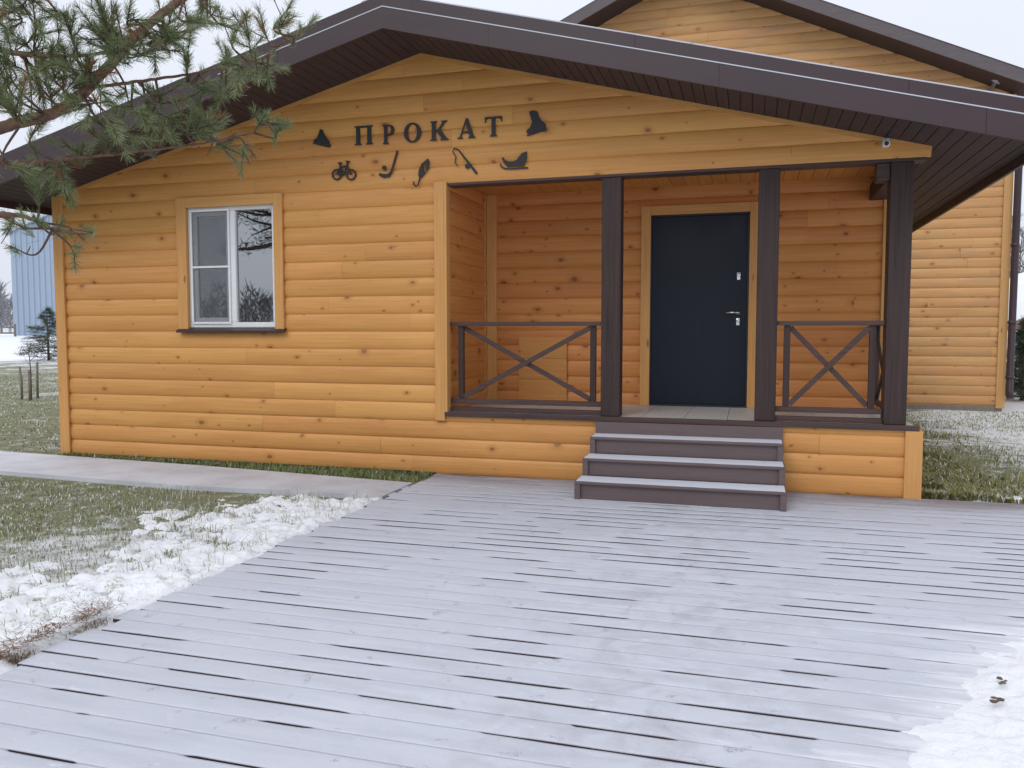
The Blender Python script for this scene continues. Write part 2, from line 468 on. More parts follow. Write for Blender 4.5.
def decksnow_mat():
    m, nt, b = new_mat('thin_deck_snow'); g = G(nt)
    v = g.vec((1, 1, 1))
    big = g.noise(v, 0.9, 4, 0.55)
    along = g.noise(g.vec((1.2, 9, 1)), 1.0, 5, 0.6)
    fine = g.noise(v, 130, 3, 0.6)
    spots = g.noise(v, 9, 3, 0.5, 0.6)
    col = g.mix(g.mrange(along, 0.3, 0.7), (0.470, 0.485, 0.545), (0.580, 0.600, 0.665))
    sx = g.node('ShaderNodeSeparateXYZ'); g.L(g.node('ShaderNodeTexCoord').outputs['Object'], sx.inputs[0])
    # the boards show through where the dusting thins towards the sheltered wall
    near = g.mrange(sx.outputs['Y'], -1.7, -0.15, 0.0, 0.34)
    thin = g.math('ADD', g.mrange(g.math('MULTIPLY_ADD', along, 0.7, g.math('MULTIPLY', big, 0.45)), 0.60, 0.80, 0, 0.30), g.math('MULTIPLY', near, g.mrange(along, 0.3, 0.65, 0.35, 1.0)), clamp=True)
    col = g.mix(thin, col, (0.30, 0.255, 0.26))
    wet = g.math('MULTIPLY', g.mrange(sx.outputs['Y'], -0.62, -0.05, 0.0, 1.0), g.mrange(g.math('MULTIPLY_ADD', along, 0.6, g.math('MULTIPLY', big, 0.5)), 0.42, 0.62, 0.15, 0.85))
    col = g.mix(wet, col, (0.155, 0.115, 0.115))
    col = g.mix(g.mrange(fine, 0.5, 0.75, 0, 0.10), col, (0.5, 0.48, 0.5))
    # scuffs and bits of dirt
    k = g.math('MULTIPLY', g.mrange(spots, 0.645, 0.72), g.mrange(fine, 0.42, 0.6))
    col = g.mix(g.math('MULTIPLY', k, 0.55), col, (0.16, 0.13, 0.12))
    # trodden way from the steps, snow drifted thicker towards the right edge
    tx = g.math('SUBTRACT', 1.0, g.math('MULTIPLY', g.math('ABSOLUTE', g.math('ADD', sx.outputs['X'], 0.35)), 0.85), clamp=True)
    tr = g.math('MULTIPLY', tx, g.mrange(g.noise(v, 4.2, 5, 0.62, 0.9), 0.46, 0.64, 0, 0.42))
    col = g.mix(tr, col, (0.33, 0.31, 0.335))
    ed = g.math('SUBTRACT', sx.outputs['X'], g.math('ADD', g.math('MULTIPLY_ADD', sx.outputs['Y'], 0.47, 2.75), g.mrange(sx.outputs['Y'], -3.4, -1.0, 0, 1.0)))
    dr = g.mrange(g.math('MULTIPLY_ADD', g.noise(g.vec((1.0, 5.5, 1)), 1.6, 5, 0.6), 1.6, ed), 0.62, 1.05, 0, 0.85)
    col = g.mix(dr, col, (0.76, 0.77, 0.80))
    fl = g.noise(g.vec((2.5, 6, 1)), 3.0, 4, 0.6)
    col = g.mix(g.mrange(fl, 0.64, 0.74, 0, 0.6), col, (0.70, 0.72, 0.77))
    g.L(col, b.inputs['Base Color'])
    b.inputs['Roughness'].default_value = 0.8
    b.inputs['Specular IOR Level'].default_value = 0.2
    g.bump(g.math('MULTIPLY_ADD', fine, 0.25, g.math('MULTIPLY', g.noise(v, 18, 5), 0.8)), 0.28, 0.012, b)
    return m
M_DSNOW = decksnow_mat()
M_DECKW = plain_mat('wet_deck_board', (0.045, 0.030, 0.030), 0.5, var=0.3, vscale=4, stretch=(1, 10, 10))

def ground_mat():
    m, nt, b = new_mat('frosted_turf'); g = G(nt)
    v = g.vec((1, 1, 1))
    n1 = g.noise(v, 0.55, 5, 0.6); n2 = g.noise(v, 5.5, 6, 0.65); n3 = g.noise(v, 45, 3, 0.6)
    soil = g.mix(g.mrange(n2, 0.35, 0.65), (0.15, 0.16, 0.075), (0.24, 0.22, 0.13))
    soil = g.mix(g.mrange(n3, 0.4, 0.7, 0, 0.6), soil, (0.11, 0.135, 0.055))
    geo = g.node('ShaderNodeNewGeometry')
    sx = g.node('ShaderNodeSeparateXYZ'); g.L(geo.outputs['Position'], sx.inputs[0])
    far = g.mrange(sx.outputs['Y'], 4.0, 40.0, 0.0, 0.16)
    right = g.math('ADD', g.mrange(sx.outputs['X'], 2.0, 3.6, -0.06, 0.09), g.math('MULTIPLY', g.mrange(sx.outputs['X'], -5.4, -4.0, 0.0, 0.12), g.mrange(sx.outputs['Y'], -1.6, -2.2, 0.0, 1.0)))
    s = g.math('MULTIPLY_ADD', n1, 0.42, g.math('MULTIPLY_ADD', n2, 0.36, g.math('MULTIPLY', n3, 0.22)))
    s = g.math('ADD', s, g.math('ADD', far, right))
    k = g.mrange(s, 0.47, 0.58, 0.05, 0.9)
    g.L(g.mix(k, soil, (0.74, 0.75, 0.78)), b.inputs['Base Color'])
    b.inputs['Roughness'].default_value = 0.95
    b.inputs['Specular IOR Level'].default_value = 0.1
    g.bump(g.math('MULTIPLY_ADD', n3, 0.5, n2), 0.7, 0.05, b)
    return m
M_GROUND = ground_mat()

def grass_mat(name, a, c):
    m, nt, b = new_mat(name); g = G(nt)
    n = g.noise(g.vec((1, 1, 1)), 1.4, 4); n2 = g.noise(g.vec((1, 1, 1)), 90, 1)
    g.L(g.mix(g.math('MULTIPLY_ADD', n2, 0.6, g.math('MULTIPLY', g.mrange(n, 0.3, 0.7), 0.4)), a, c), b.inputs['Base Color'])
    b.inputs['Roughness'].default_value = 0.7
    b.inputs['Specular IOR Level'].default_value = 0.2
    return m
M_GRASS = grass_mat('green_grass_blade', (0.150, 0.195, 0.068), (0.255, 0.280, 0.125))
M_STRAW = grass_mat('faded_grass_blade', (0.27, 0.24, 0.13), (0.36, 0.33, 0.20))
M_FROST = grass_mat('frosted_grass_blade', (0.62, 0.64, 0.64), (0.74, 0.75, 0.78))
M_NEED = grass_mat('pine_needle', (0.112, 0.152, 0.060), (0.225, 0.268, 0.120))
M_NEEDP = grass_mat('pale_pine_needle', (0.24, 0.275, 0.155), (0.33, 0.36, 0.23))
M_NEEDB = grass_mat('dry_pine_needle', (0.22, 0.13, 0.06), (0.30, 0.19, 0.10))
M_SPRUCE = grass_mat('spruce_needle', (0.05, 0.075, 0.05), (0.11, 0.14, 0.10))
M_OLIVE = grass_mat('olive_grass_blade', (0.175, 0.180, 0.055), (0.275, 0.265, 0.115))
M_PATH = None
def path_mat():
    m, nt, b = new_mat('grey_dusted_concrete'); g = G(nt)
    v = g.vec((1, 1, 1))
    n = g.noise(v, 2.2, 5, 0.6); f = g.noise(v, 70, 3)
    sx = g.node('ShaderNodeSeparateXYZ'); g.L(g.node('ShaderNodeTexCoord').outputs['Object'], sx.inputs[0])
    base = g.mix(f, (0.31, 0.31, 0.335), (0.40, 0.40, 0.43))
    dust = g.math('ADD', g.mrange(g.math('MULTIPLY_ADD', f, 0.3, g.math('MULTIPLY', n, 0.7)), 0.36, 0.58, 0.30, 0.85), g.mrange(sx.outputs['X'], -7.5, -3.4, 0.2, -0.12), clamp=True)
    g.L(g.mix(dust, base, (0.60, 0.61, 0.66)), b.inputs['Base Color'])
    b.inputs['Roughness'].default_value = 0.8
    g.bump(f, 0.3, 0.006, b)
    return m
M_PATH = path_mat()

# ------------------------------------------------------------------ siding generator
def make_siding(name, parent, mat, origin, ud, nd, u0, u1, z0, z1, pitch=0.182, zoff=0.17, bulge=0.021,
                holes=(), gable=None, seed=1, seg=(3.6, 6.2)):
    """blockhouse boards: origin + ud*u + nd*offset + z; holes = (u0,u1,z0,z1); gable=(apex_u, apex_z, slope)"""
    rng = random.Random(seed)
    origin = Vector(origin); ud = Vector(ud); nd = Vector(nd)
    bm = bmesh.new()
    uvl = bm.loops.layers.uv.new('UVMap'); tl = bm.loops.layers.uv.new('tone')
    N = 9
    prof = []
    for i in range(N):
        t = 0.5 - 0.5 * math.cos(math.pi * i / (N - 1))
        prof.append((t, bulge * (1 - abs(2 * t - 1) ** 2.2) ** 0.62 if 0 < t < 1 else 0.0))
    k0 = math.floor((z0 - zoff) / pitch) ; k1 = math.ceil((z1 - zoff) / pitch)
    flip = ud.cross(Vector((0, 0, 1))).dot(nd) < 0
    for k in range(k0, k1):
        u = u0 - rng.uniform(0, 2.5)
        zb = zoff + k * pitch
        while u < u1:
            un = u + rng.uniform(*seg)
            a = max(u, u0); c = min(un - 0.0015, u1)
            if c - a > 0.01:
                ru, rv, t0, t1 = rng.uniform(0, 60), rng.uniform(0, 60), rng.random(), rng.random()
                dn = rng.uniform(-0.0012, 0.0012)
                cols = []
                for uu in (a, c):
                    cols.append([bm.verts.new(origin + ud * uu + nd * (o + dn) + Vector((0, 0, zb + t * pitch))) for t, o in prof])
                for i in range(N - 1):
                    vs = [cols[0][i], cols[1][i], cols[1][i + 1], cols[0][i + 1]]
                    st = [(a, prof[i][0]), (c, prof[i][0]), (c, prof[i + 1][0]), (a, prof[i + 1][0])]
                    if flip: vs.reverse(); st.reverse()
                    f = bm.faces.new(vs); f.smooth = True
                    for l, (x, t) in zip(f.loops, st):
                        l[uvl].uv = (x + ru, t * pitch + rv); l[tl].uv = (t0, t1)
            u = un
    def cut(co, no, clear=False):
        geom = bm.verts[:] + bm.edges[:] + bm.faces[:]
        bmesh.ops.bisect_plane(bm, geom=geom, plane_co=co, plane_no=no, clear_outer=clear, dist=1e-5)
    Z = Vector((0, 0, 1))
    cut(origin + Z * z0, -Z, True); cut(origin + Z * z1, Z, True)
    if gable:
        au, az, sl = gable
        for s in (-1, 1):
            no = (ud * (s * sl) + Z).normalized()
            cut(origin + ud * au + Z * az, no, True)
    for hu0, hu1, hz0, hz1 in holes:
        for uu in (hu0, hu1):
            if u0 < uu < u1: cut(origin + ud * uu, ud)
        for zz in (hz0, hz1):
            if z0 < zz < z1: cut(origin + Z * zz, Z)
    kill = []
    for f in bm.faces:
        c = f.calc_center_median() - origin
        cu = c.dot(ud); cz = c.z
        for hu0, hu1, hz0, hz1 in holes:
            if hu0 < cu < hu1 and hz0 < cz < hz1: kill.append(f); break
    bmesh.ops.delete(bm, geom=kill, context='FACES')
    me = bpy.data.meshes.new(name)
    off = world_loc(parent) if parent else Vector((0, 0, 0))
    for v in bm.verts: v.co -= off
    bm.to_mesh(me); bm.free()
    return link_mesh(name, me, mat, parent)

# ------------------------------------------------------------------ setting: ground, path, deck
def terrain_z(x, y):
    d = np.hypot(x, y + 7.66)
    a = np.clip((d - 47) / 42, 0, 1)
    z = 0.95 * a * a * (3 - 2 * a)
    # gentle lumps away from the buildings
    lump = (fbm(x * 0.35, y * 0.35, 5) - 0.5) * 0.10 * np.clip((d - 9) / 10, 0, 1)
    return z + lump - 0.03
gx = np.concatenate([-np.geomspace(1500, 31, 26), np.linspace(-30, 30, 121), np.geomspace(31, 1500, 26)])
gy = np.concatenate([-np.geomspace(1500, 31, 26), np.linspace(-30, 30, 121), np.geomspace(31, 1500, 26)])
X, Y = np.meshgrid(gx, gy, indexing='ij')
Zg = terrain_z(X, Y)
n, mm = X.shape
idx = np.arange(n * mm).reshape(n, mm)
F = np.stack([idx[:-1, :-1], idx[1:, :-1], idx[1:, 1:], idx[:-1, 1:]], -1).reshape(-1, 4)
tag(numpy_mesh('ground', np.stack([X, Y, Zg], -1).reshape(-1, 3), F, M_GROUND, smooth=True), kind='structure')

# far snow-covered field on the rise in front of the hangar
fx = np.linspace(-150, -22, 90); fy = np.linspace(8, 110, 70)
X, Y = np.meshgrid(fx, fy, indexing='ij')
D = np.hypot(X, Y + 7.66)
edge = 44 + 4 * (fbm(X * 0.12, Y * 0.12, 9) - 0.5)
Zf = terrain_z(X, Y) + np.where(D > edge, 0.06, -0.6) + 0.10 * (fbm(X * .3, Y * .3, 3) - 0.5)
n, mm = X.shape; idx = np.arange(n * mm).reshape(n, mm)
F = np.stack([idx[:-1, :-1], idx[1:, :-1], idx[1:, 1:], idx[:-1, 1:]], -1).reshape(-1, 4)
tag(numpy_mesh('snow_field', np.stack([X, Y, Zf], -1).reshape(-1, 3), F, M_SNOWR, smooth=True), kind='structure')

# concrete path along the left wall
bm = bmesh.new()
def path_poly():
    back = [(-30, 1.7), (-14, 0.32), (-8.6, -0.14), (-5.7, -0.34), (-3.06, -0.62)]
    front = [(-3.06, -1.28), (-3.42, -1.27), (-5.1, -1.36), (-7.4, -1.22), (-14, -0.78), (-30, 0.6)]
    return back + front
pp = path_poly()
a = [bm.verts.new((x, y, 0.012)) for x, y in pp]; b_ = [bm.verts.new((x, y, -0.10)) for x, y in pp]
fs = [bm.faces.new(a)]
for i in range(len(pp)):
    j = (i + 1) % len(pp); fs.append(bm.faces.new((a[i], b_[i], b_[j], a[j])))
bmesh.ops.recalc_face_normals(bm, faces=fs)
tag(build('path', bm, M_PATH), kind='structure')

# plank deck: dark boards with a thin frozen snow sheet lying over them
PITCH = 0.1455
DX0, DX1 = -3.05, 3.3
YB = [(-4.09 + PITCH * k) for k in range(-26, 29)]        # gap centres
YB = [y for y in YB if y < 0.10]
bm = bmesh.new()
rng = random.Random(8)
ends = []
for y in YB[:-1]:
    x0 = DX0 + rng.uniform(-0.035, 0.035)
    ends.append(x0)
    y1 = y + PITCH - 0.006
    if y > -0.9:      # leave the footprint of the stairs and the wall clear: boards run under them
        pass
    box(bm, x0, DX1, y + 0.006, y1, -0.055, -0.004)
tag(build('deck', bm, M_DECKW), kind='structure')

xs = np.arange(0, (DX1 - DX0) + 1e-6, 0.03)
nx = len(xs)
rg = np.random.default_rng(21)
gapw = []
for j, y in enumerate(YB):
    n1 = vnoise((xs + rg.uniform(0, 50)) * 2.3, np.full(nx, j * 7.3), 3)
    n2 = vnoise((xs + rg.uniform(0, 50)) * 9, np.full(nx, j * 3.1), 4)
    n3 = vnoise(xs * 0.35, np.full(nx, j * 0.21), 11)
    v = n1 * 0.86 + n2 * 0.14 + (n3 - 0.5) * 0.15
    near = np.clip((y + 2.0) / 2.0, 0, 1)
    th = 0.60 - 0.11 * np.clip((y + 5.2) / 2.2, 0, 1) + 0.03 * near + 0.06 * np.clip((DX0 + xs - 0.9) / 0.5, 0, 1) * (y < -2.5)
    wmx = np.interp(y, [-5.2, -3.4, -2.2, -1.2, -0.3], [0.0095, 0.0125, 0.0165, 0.016, 0.010])
    wdt = np.clip((v - th) * 0.24, 0, wmx * (0.65 + 0.5 * vnoise(xs * 5, np.full(nx, j * 4.4), 14)))
    gapw.append(wdt)
fnt = [np.clip(vnoise(xs * 0.9, np.full(nx, q * 5.9), 19) * 2.2 - 0.75, 0, 1) for q in range(len(YB))]
V = []; Fq = []
base = 0
for j in range(len(YB) - 1):
    y0 = YB[j] + gapw[j]; y1 = YB[j + 1] - gapw[j + 1]
    xx = ends[j] + 0.004 + xs * ((DX1 - ends[j]) / (DX1 - DX0))
    h = 0.0012 + 0.0010 * vnoise(xs * 3, np.full(nx, j * 1.7), 6)
    e0 = np.where(gapw[j] > 0, 0.0, h - 0.0011 * fnt[j]); e1 = np.where(gapw[j + 1] > 0, 0.0, h - 0.0011 * fnt[j + 1])
    rows = [(y0, np.full(nx, -0.0035)), (y0, e0), (y0 + 0.012, h), (y1 - 0.012, h), (y1, e1), (y1, np.full(nx, -0.0035))]
    for yy, zz in rows:
        V.append(np.stack([xx, np.broadcast_to(yy, nx), zz], -1))
    for r_ in range(5):
        i0 = base + r_ * nx + np.arange(nx - 1); i1 = i0 + nx
        Fq.append(np.stack([i0, i0 + 1, i1 + 1, i1], -1))
    base += 6 * nx
tag(numpy_mesh('snow', np.concatenate(V), np.concatenate(Fq), M_DSNOW, smooth=False), kind='stuff',
    label='thin frozen snow lying over the deck boards', cat='snow')

# snow banks: lumpy height fields, only where the noise mask is above ground
def snow_patch(name, x0, x1, y0, y1, mask, step, hmax, mat, label, base=-0.03, seed=0, rough=0.5, hf=0.045):
    xs = np.arange(x0, x1, step); ys = np.arange(y0, y1, step)
    X, Y = np.meshgrid(xs, ys, indexing='ij')
    m = mask(X, Y)
    Zs = base + np.clip(m, -0.3, 1) * hmax * (1 - rough + 2 * rough * fbm(X * 7, Y * 7, seed)) + (fbm(X * 30, Y * 30, seed + 3) - 0.5) * hf * np.clip(m * 3, 0, 1)
    n, mm = X.shape; idx = np.arange(n * mm).reshape(n, mm)
    F = np.stack([idx[:-1, :-1], idx[1:, :-1], idx[1:, 1:], idx[:-1, 1:]], -1).reshape(-1, 4)
    keep = (m[:-1, :-1] > -0.12) | (m[1:, 1:] > -0.12)
    F = F[keep.ravel()]
    used = np.unique(F); remap = np.full(n * mm, -1); remap[used] = np.arange(len(used))
    o = numpy_mesh(name, np.stack([X, Y, Zs], -1).reshape(-1, 3)[used], remap[F], mat, smooth=True)
    tag(o, label, 'snow', kind='stuff')
    return o
def left_mask(X, Y):
    # boundary of green lawn: distance left of deck edge that stays snowy
    yb = np.array([-8, -5.2, -4.6, -4.2, -3.8, -3.2, -2.4, -1.9, -1.5, -1.33, -1.2]); wd = np.array([2.1, 1.9, 1.6, 1.35, 1.15, 1.10, 1.30, 1.35, 0.95, 0.40, 0.0])
    wmax = np.interp(Y, yb, wd)
    d = -3.045 - X
    nz = fbm(X * 2.6, Y * 2.6, 31) - 0.5; nf = fbm(X * 11, Y * 11, 37) - 0.5
    inner = np.clip(d / 0.12, -1, 1)
    rag = np.where((Y > -5.0) & (Y < -4.3), (nz + 0.05) * 1.2, 0)   # bare brown lip near the front corner
    edge_bare = 0.0
    return np.minimum(np.minimum((wmax - d) * 0.85 + nz * 1.5 + nf * 2.0, 1.0), inner) + edge_bare - 0.1 + 0.9 * np.minimum(nf, 0) * (d > 0.25)
snow_patch('snow', -5.2, -2.99, -7.5, -1.15, left_mask, 0.016, 0.046, M_SNOWG, 'lumpy white snow strip between the lawn and the left deck edge', base=-0.030, seed=41, hf=0.034)
def right_mask(X, Y):
    xe = np.where(Y < -3.4, 1.20 + (Y + 3.4) * 0.47, 1.20 + (Y + 3.4) * 0.95)
    nz = fbm(X * 3, Y * 3, 51) - 0.5; nf = fbm(X * 12, Y * 12, 57) - 0.5
    return (X - xe) * 1.5 + nz * 0.7 + nf * 0.5
o = snow_patch('snow', -0.6, 3.6, -8.5, 0.12, right_mask, 0.02, 0.060, M_SNOWB, 'thick white snow bank over the right side of the deck', base=0.0, seed=61, rough=0.5, hf=0.034)
def right_edge_mask(X, Y):
    nz = fbm(X * 2.2, Y * 2.2, 71) - 0.5; nf = fbm(X * 10, Y * 10, 77) - 0.5
    return 0.22 - np.abs(Y - 0.30 - 0.25 * (X - 1.9)) * 1.6 + nz * 1.0 + nf * 0.7 - np.clip((1.75 - X) * 2, 0, 2)
snow_patch('snow', 1.45, 6.5, 0.08, 2.2, right_edge_mask, 0.025, 0.06, M_SNOW, 'ragged snow patch on the grass behind the right deck end', base=-0.03, seed=81)

# leaves and clods fallen on the right snow bank
bm = bmesh.new()
rng = random.Random(5)
for (x, y) in ((1.00, -4.06), (1.015, -4.04), (0.985, -4.075), (0.93, -4.25), (0.915, -4.26), (0.945, -4.235), (0.925, -4.225), (1.0, -4.02)):
    r_ = rng.uniform(0.006, 0.013)
    me_ = bmesh.ops.create_icosphere(bm, subdivisions=1, radius=r_)
    for v in me_['verts']:
        v.co = Vector((v.co.x * rng.uniform(.7, 1.6), v.co.y * rng.uniform(.7, 1.4), v.co.z * 0.6)) + Vector((x, y, 0.040))
tag(build('leaf_litter', bm, plain_mat('dead_leaf', (0.12, 0.09, 0.06), 0.9, var=0.4)), 'dark dead leaf crumbs on the right snow bank', 'leaves', kind='stuff')

# ------------------------------------------------------------------ grass
def grass(name, n, sampler, hrange, label, seed, mix=(0.55, 0.25, 0.20), width=0.0035, lean=0.9, first=None):
    rg = np.random.default_rng(seed)
    P = sampler(rg, n); n = len(P)
    h = rg.uniform(*hrange, n) * (0.55 + 0.9 * fbm(P[:, 0] * 3, P[:, 1] * 3, seed + 200)); az = rg.uniform(0, 2 * np.pi, n); ln = rg.uniform(0.1, lean, n) * h
    wv = np.stack([np.cos(az + 1.57), np.sin(az + 1.57), np.zeros(n)], -1) * (width * rg.uniform(0.7, 1.3, n))[:, None]
    z0 = terrain_z(P[:, 0], P[:, 1]) - 0.005
    B = np.stack([P[:, 0], P[:, 1], z0], -1)
    mid = B + np.stack([np.cos(az) * ln * 0.4, np.sin(az) * ln * 0.4, h * 0.6], -1)
    tip = B + np.stack([np.cos(az) * ln * 1.4, np.sin(az) * ln * 1.4, h * (1 - 0.25 * ln / h)], -1)
    V = np.stack([B - wv, B + wv, mid + wv * 0.8, mid - wv * 0.8, tip + wv * 0.15, tip - wv * 0.15], 1).reshape(-1, 3)
    i = np.arange(n) * 6
    F = np.concatenate([np.stack([i, i + 1, i + 2, i + 3], -1), np.stack([i + 3, i + 2, i + 4, i + 5], -1)])
    mi = rg.choice(3, n, p=mix)
    o = numpy_mesh(name, V, F, [first or M_GRASS, M_STRAW, M_FROST], matidx=np.concatenate([mi, mi]))
    tag(o, label, 'grass', kind='stuff')
    return o
def s_lawn(rg, n):
    P = np.stack([rg.uniform(-9.5, -3.1, n), rg.uniform(-6.5, -1.36, n)], -1)
    d = fbm(P[:, 0] * 1.1, P[:, 1] * 1.1, 91)
    m = left_mask(P[:, 0], P[:, 1])
    ok = (rg.random(n) < np.clip((d - 0.25) * 2.4, 0.15, 1)) & (rg.random(n) < np.where(m > 0.06, 0.06, 1.0)) & (P[:, 0] + 9.5 > 0)
    return P[ok]
grass('grass', 60000, s_lawn, (0.012, 0.038), 'patchy green and straw grass on the left lawn', 1, (0.46, 0.24, 0.30))
def s_tufts(rg, n):
    P = np.stack([rg.uniform(-5.2, -3.12, n), rg.uniform(-6.5, -1.36, n)], -1)
    d = fbm(P[:, 0] * 5, P[:, 1] * 5, 191)
    return P[rg.random(n) < np.clip((d - 0.47) * 4, 0, 1)]
grass('grass', 9000, s_tufts, (0.05, 0.115), 'thin blades poking through the snow strip by the deck', 8, (0.34, 0.36, 0.30), width=0.002)
def s_brown(rg, n):
    t = rg.random(n)
    t = np.where(rg.random(n) < 0.55, 0.08 + 0.16 * t, 0.55 + 0.42 * t)
    P = np.stack([-3.08 - 0.13 * np.abs(rg.normal(size=n)) * (0.25 + fbm(t * 9, t * 0, 211)) * 1.6, -4.99 + 0.62 * t + rg.normal(size=n) * 0.015], -1)
    return P[fbm(P[:, 1] * 9, P[:, 0] * 9, 217) > 0.42]
M_RUST = grass_mat('rusty_dead_blade', (0.13, 0.070, 0.040), (0.23, 0.135, 0.075))
grass('grass', 800, s_brown, (0.030, 0.055), 'rusty brown dead grass along the left deck edge', 9, (0.70, 0.24, 0.06), width=0.0022, lean=1.3, first=M_RUST)
def s_strip(rg, n):
    x = rg.uniform(-7.7, -3.1, n)
    yb = np.interp(x, [-8.6, -5.7, -3.06], [-0.14, -0.34, -0.62])
    return np.stack([x, yb + 0.03 + (np.clip(-0.01 - yb - 0.03, 0.01, 1)) * rg.random(n) ** 0.8], -1)
grass('grass', 7000, s_strip, (0.03, 0.085), 'dark green grass strip between wall and concrete path', 2, (0.93, 0.05, 0.02))
def s_far_left(rg, n):
    x = rg.uniform(-24, -7.9, n); y = rg.uniform(-0.1, 22, n)
    P = np.stack([x, y], -1)
    a = np.arctan2(-x, y + 7.66)
    ok = (a > R(38)) & (a < R(53)) & (y > np.interp(x, [-14, -8.6], [0.36, -0.1]))
    return P[ok]
grass('grass', 60000, s_far_left, (0.015, 0.045), 'thin frosted grass beyond the left house corner', 3, (0.36, 0.26, 0.38), width=0.006)
def s_right(rg, n):
    P = np.stack([rg.uniform(1.45, 7.5, n), rg.uniform(0.1, 9.1, n) ** 1.0], -1)
    d = fbm(P[:, 0] * 0.9, P[:, 1] * 0.9, 95)
    ok = rg.random(n) < np.clip((d - 0.3) * 2.5 + np.clip(2.4 - P[:, 0], 0, 1), 0.25, 1)
    return P[ok]
grass('grass', 36000, s_right, (0.015, 0.045), 'green and frosted grass between the two houses', 4, (0.52, 0.22, 0.26), width=0.005)
def s_rightnear(rg, n):
    y = 0.12 + 6.5 * rg.random(n) ** 1.3
    x = 1.43 + np.abs(rg.normal(size=n)) * (0.38 + 0.25 * fbm(y * 1.5, y * 0, 231))
    P = np.stack([x, y], -1)
    return P[fbm(x * 2.5, y * 2.5, 233) > 0.36 + 0.12 * (x - 1.43)]
grass('grass', 26000, s_rightnear, (0.04, 0.10), 'longer green grass beside the porch end wall', 6, (0.70, 0.22, 0.08), width=0.005, first=M_OLIVE)

# ------------------------------------------------------------------ rental house
XL, XR, APX, APZ, SL = -7.765, 1.39, -3.19, 4.198, 0.2593
XO, ZP, ZB, DB = -2.95, 0.632, 2.913, 1.315
house = empty('rental_house', (-3.19, 0, 0))
tag(house, 'single storey honey stained log house with brown gable roof and recessed porch', 'house')

make_siding('wall', house, M_SID, (0, 0, 0), (1, 0, 0), (0, -1, 0), XL + 0.02, 1.43, 0.0, 4.25,
            holes=((XO, 2.0, ZP - 0.03, ZB), (-6.0, -4.86, 1.47, 2.82)), gable=(APX, APZ + 0.004, SL), seed=3)
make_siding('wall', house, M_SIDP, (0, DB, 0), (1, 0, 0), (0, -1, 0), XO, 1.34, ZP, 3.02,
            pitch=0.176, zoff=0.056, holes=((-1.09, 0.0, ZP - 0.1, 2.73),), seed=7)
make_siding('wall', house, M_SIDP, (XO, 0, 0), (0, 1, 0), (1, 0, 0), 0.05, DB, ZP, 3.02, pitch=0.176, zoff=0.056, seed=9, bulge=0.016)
make_siding('wall', house, M_SID, (XR, 0, 0), (0, 1, 0), (1, 0, 0), DB + 0.03, 6.5, 0, 3.02, seed=11)
make_siding('wall', house, M_SID, (XR, 0, 0), (0, 1, 0), (1, 0, 0), 0.06, DB + 0.03, 0, ZP - 0.03, seed=12)
make_siding('wall', house, M_SID, (XL, 0, 0), (0, 1, 0), (-1, 0, 0), 0.06, 6.5, 0, 3.02, seed=13)
make_siding('wall', house, M_SID, (0, 6.5, 0), (1, 0, 0), (0, 1, 0), XL, XR, 0, 4.25, gable=(APX, APZ + 0.004, SL), seed=14)
# room lining so that the window looks into a closed dim room
bm = bmesh.new()
box(bm, XL + 0.10, -3.2, 2.6, 2.7, 0.3, 3.0); box(bm, -3.2, -3.1, 0.1, 2.7, 0.3, 3.0); box(bm, XL + 0.10, -3.1, 0.1, 2.7, 0.25, 0.3)
build('room_lining', bm, M_DARKIN, house)

def part_box(name, x0, x1, y0, y1, z0, z1, mat, parent=house, bev=0.004):
    bm = bmesh.new(); box(bm, x0, x1, y0, y1, z0, z1, bev)
    return build(name, bm, mat, parent)
# corner boards and trims
def corner(name, boxes, mat):
    bm = bmesh.new()
    for b in boxes: box(bm, *b, 0.004)
    return build(name, bm, mat, house)
corner('corner_board', [(XL - 0.045, XL + 0.09, -0.048, -0.020, 0.0, 3.005), (XL - 0.050, XL - 0.021, -0.020, 0.11, 0.0, 3.0)], M_TRZ)
corner('corner_board', [(XR - 0.095, XR + 0.045, -0.048, -0.020, 0.0, ZP - 0.045), (XR + 0.021, XR + 0.049, -0.020, 0.11, 0.0, ZP - 0.045)], M_TRZ)
corner('corner_board', [(XO - 0.105, XO - 0.002, -0.048, -0.018, 0.545, 2.93), (XO - 0.002, XO + 0.028, -0.045, 0.055, 0.632, 2.93)], M_TRZ)
corner('corner_board', [(XO + 0.018, XO + 0.135, DB - 0.046, DB - 0.014, ZP, 2.998), (XO + 0.0, XO + 0.0175, DB - 0.10, DB - 0.05, ZP, 2.998)], M_TRZ)
corner('corner_board', [(1.255, 1.335, DB - 0.050, DB - 0.020, ZP, 2.90), (1.3355, 1.37, DB - 0.048, DB + 0.05, ZP, 2.90)], M_TRZ)
part_box('sill_beam', XL + 0.03, -3.06, -0.012, 0.05, -0.06, 0.012, plain_mat('dark_base_strip', (0.05, 0.04, 0.035), 0.8), bev=0)

# gable edge trim following the soffit
bm = bmesh.new()
def band(bm, x0, x1, zlo, zhi, y0, y1, ap=APX):
    """chevron band: zlo, zhi are heights at the apex"""
    f = lambda x, z: z - SL * abs(x - ap)
    xsn = [x0] + ([ap] if x0 < ap < x1 else []) + [x1]
    prism(bm, [(x, f(x, zlo)) for x in xsn] + [(x, f(x, zhi)) for x in reversed(xsn)], y0, y1)
band(bm, XL + 0.02, 1.43, APZ - 0.040, APZ - 0.001, -0.036, -0.022)
build('gable_trim', bm, M_TRX, house)
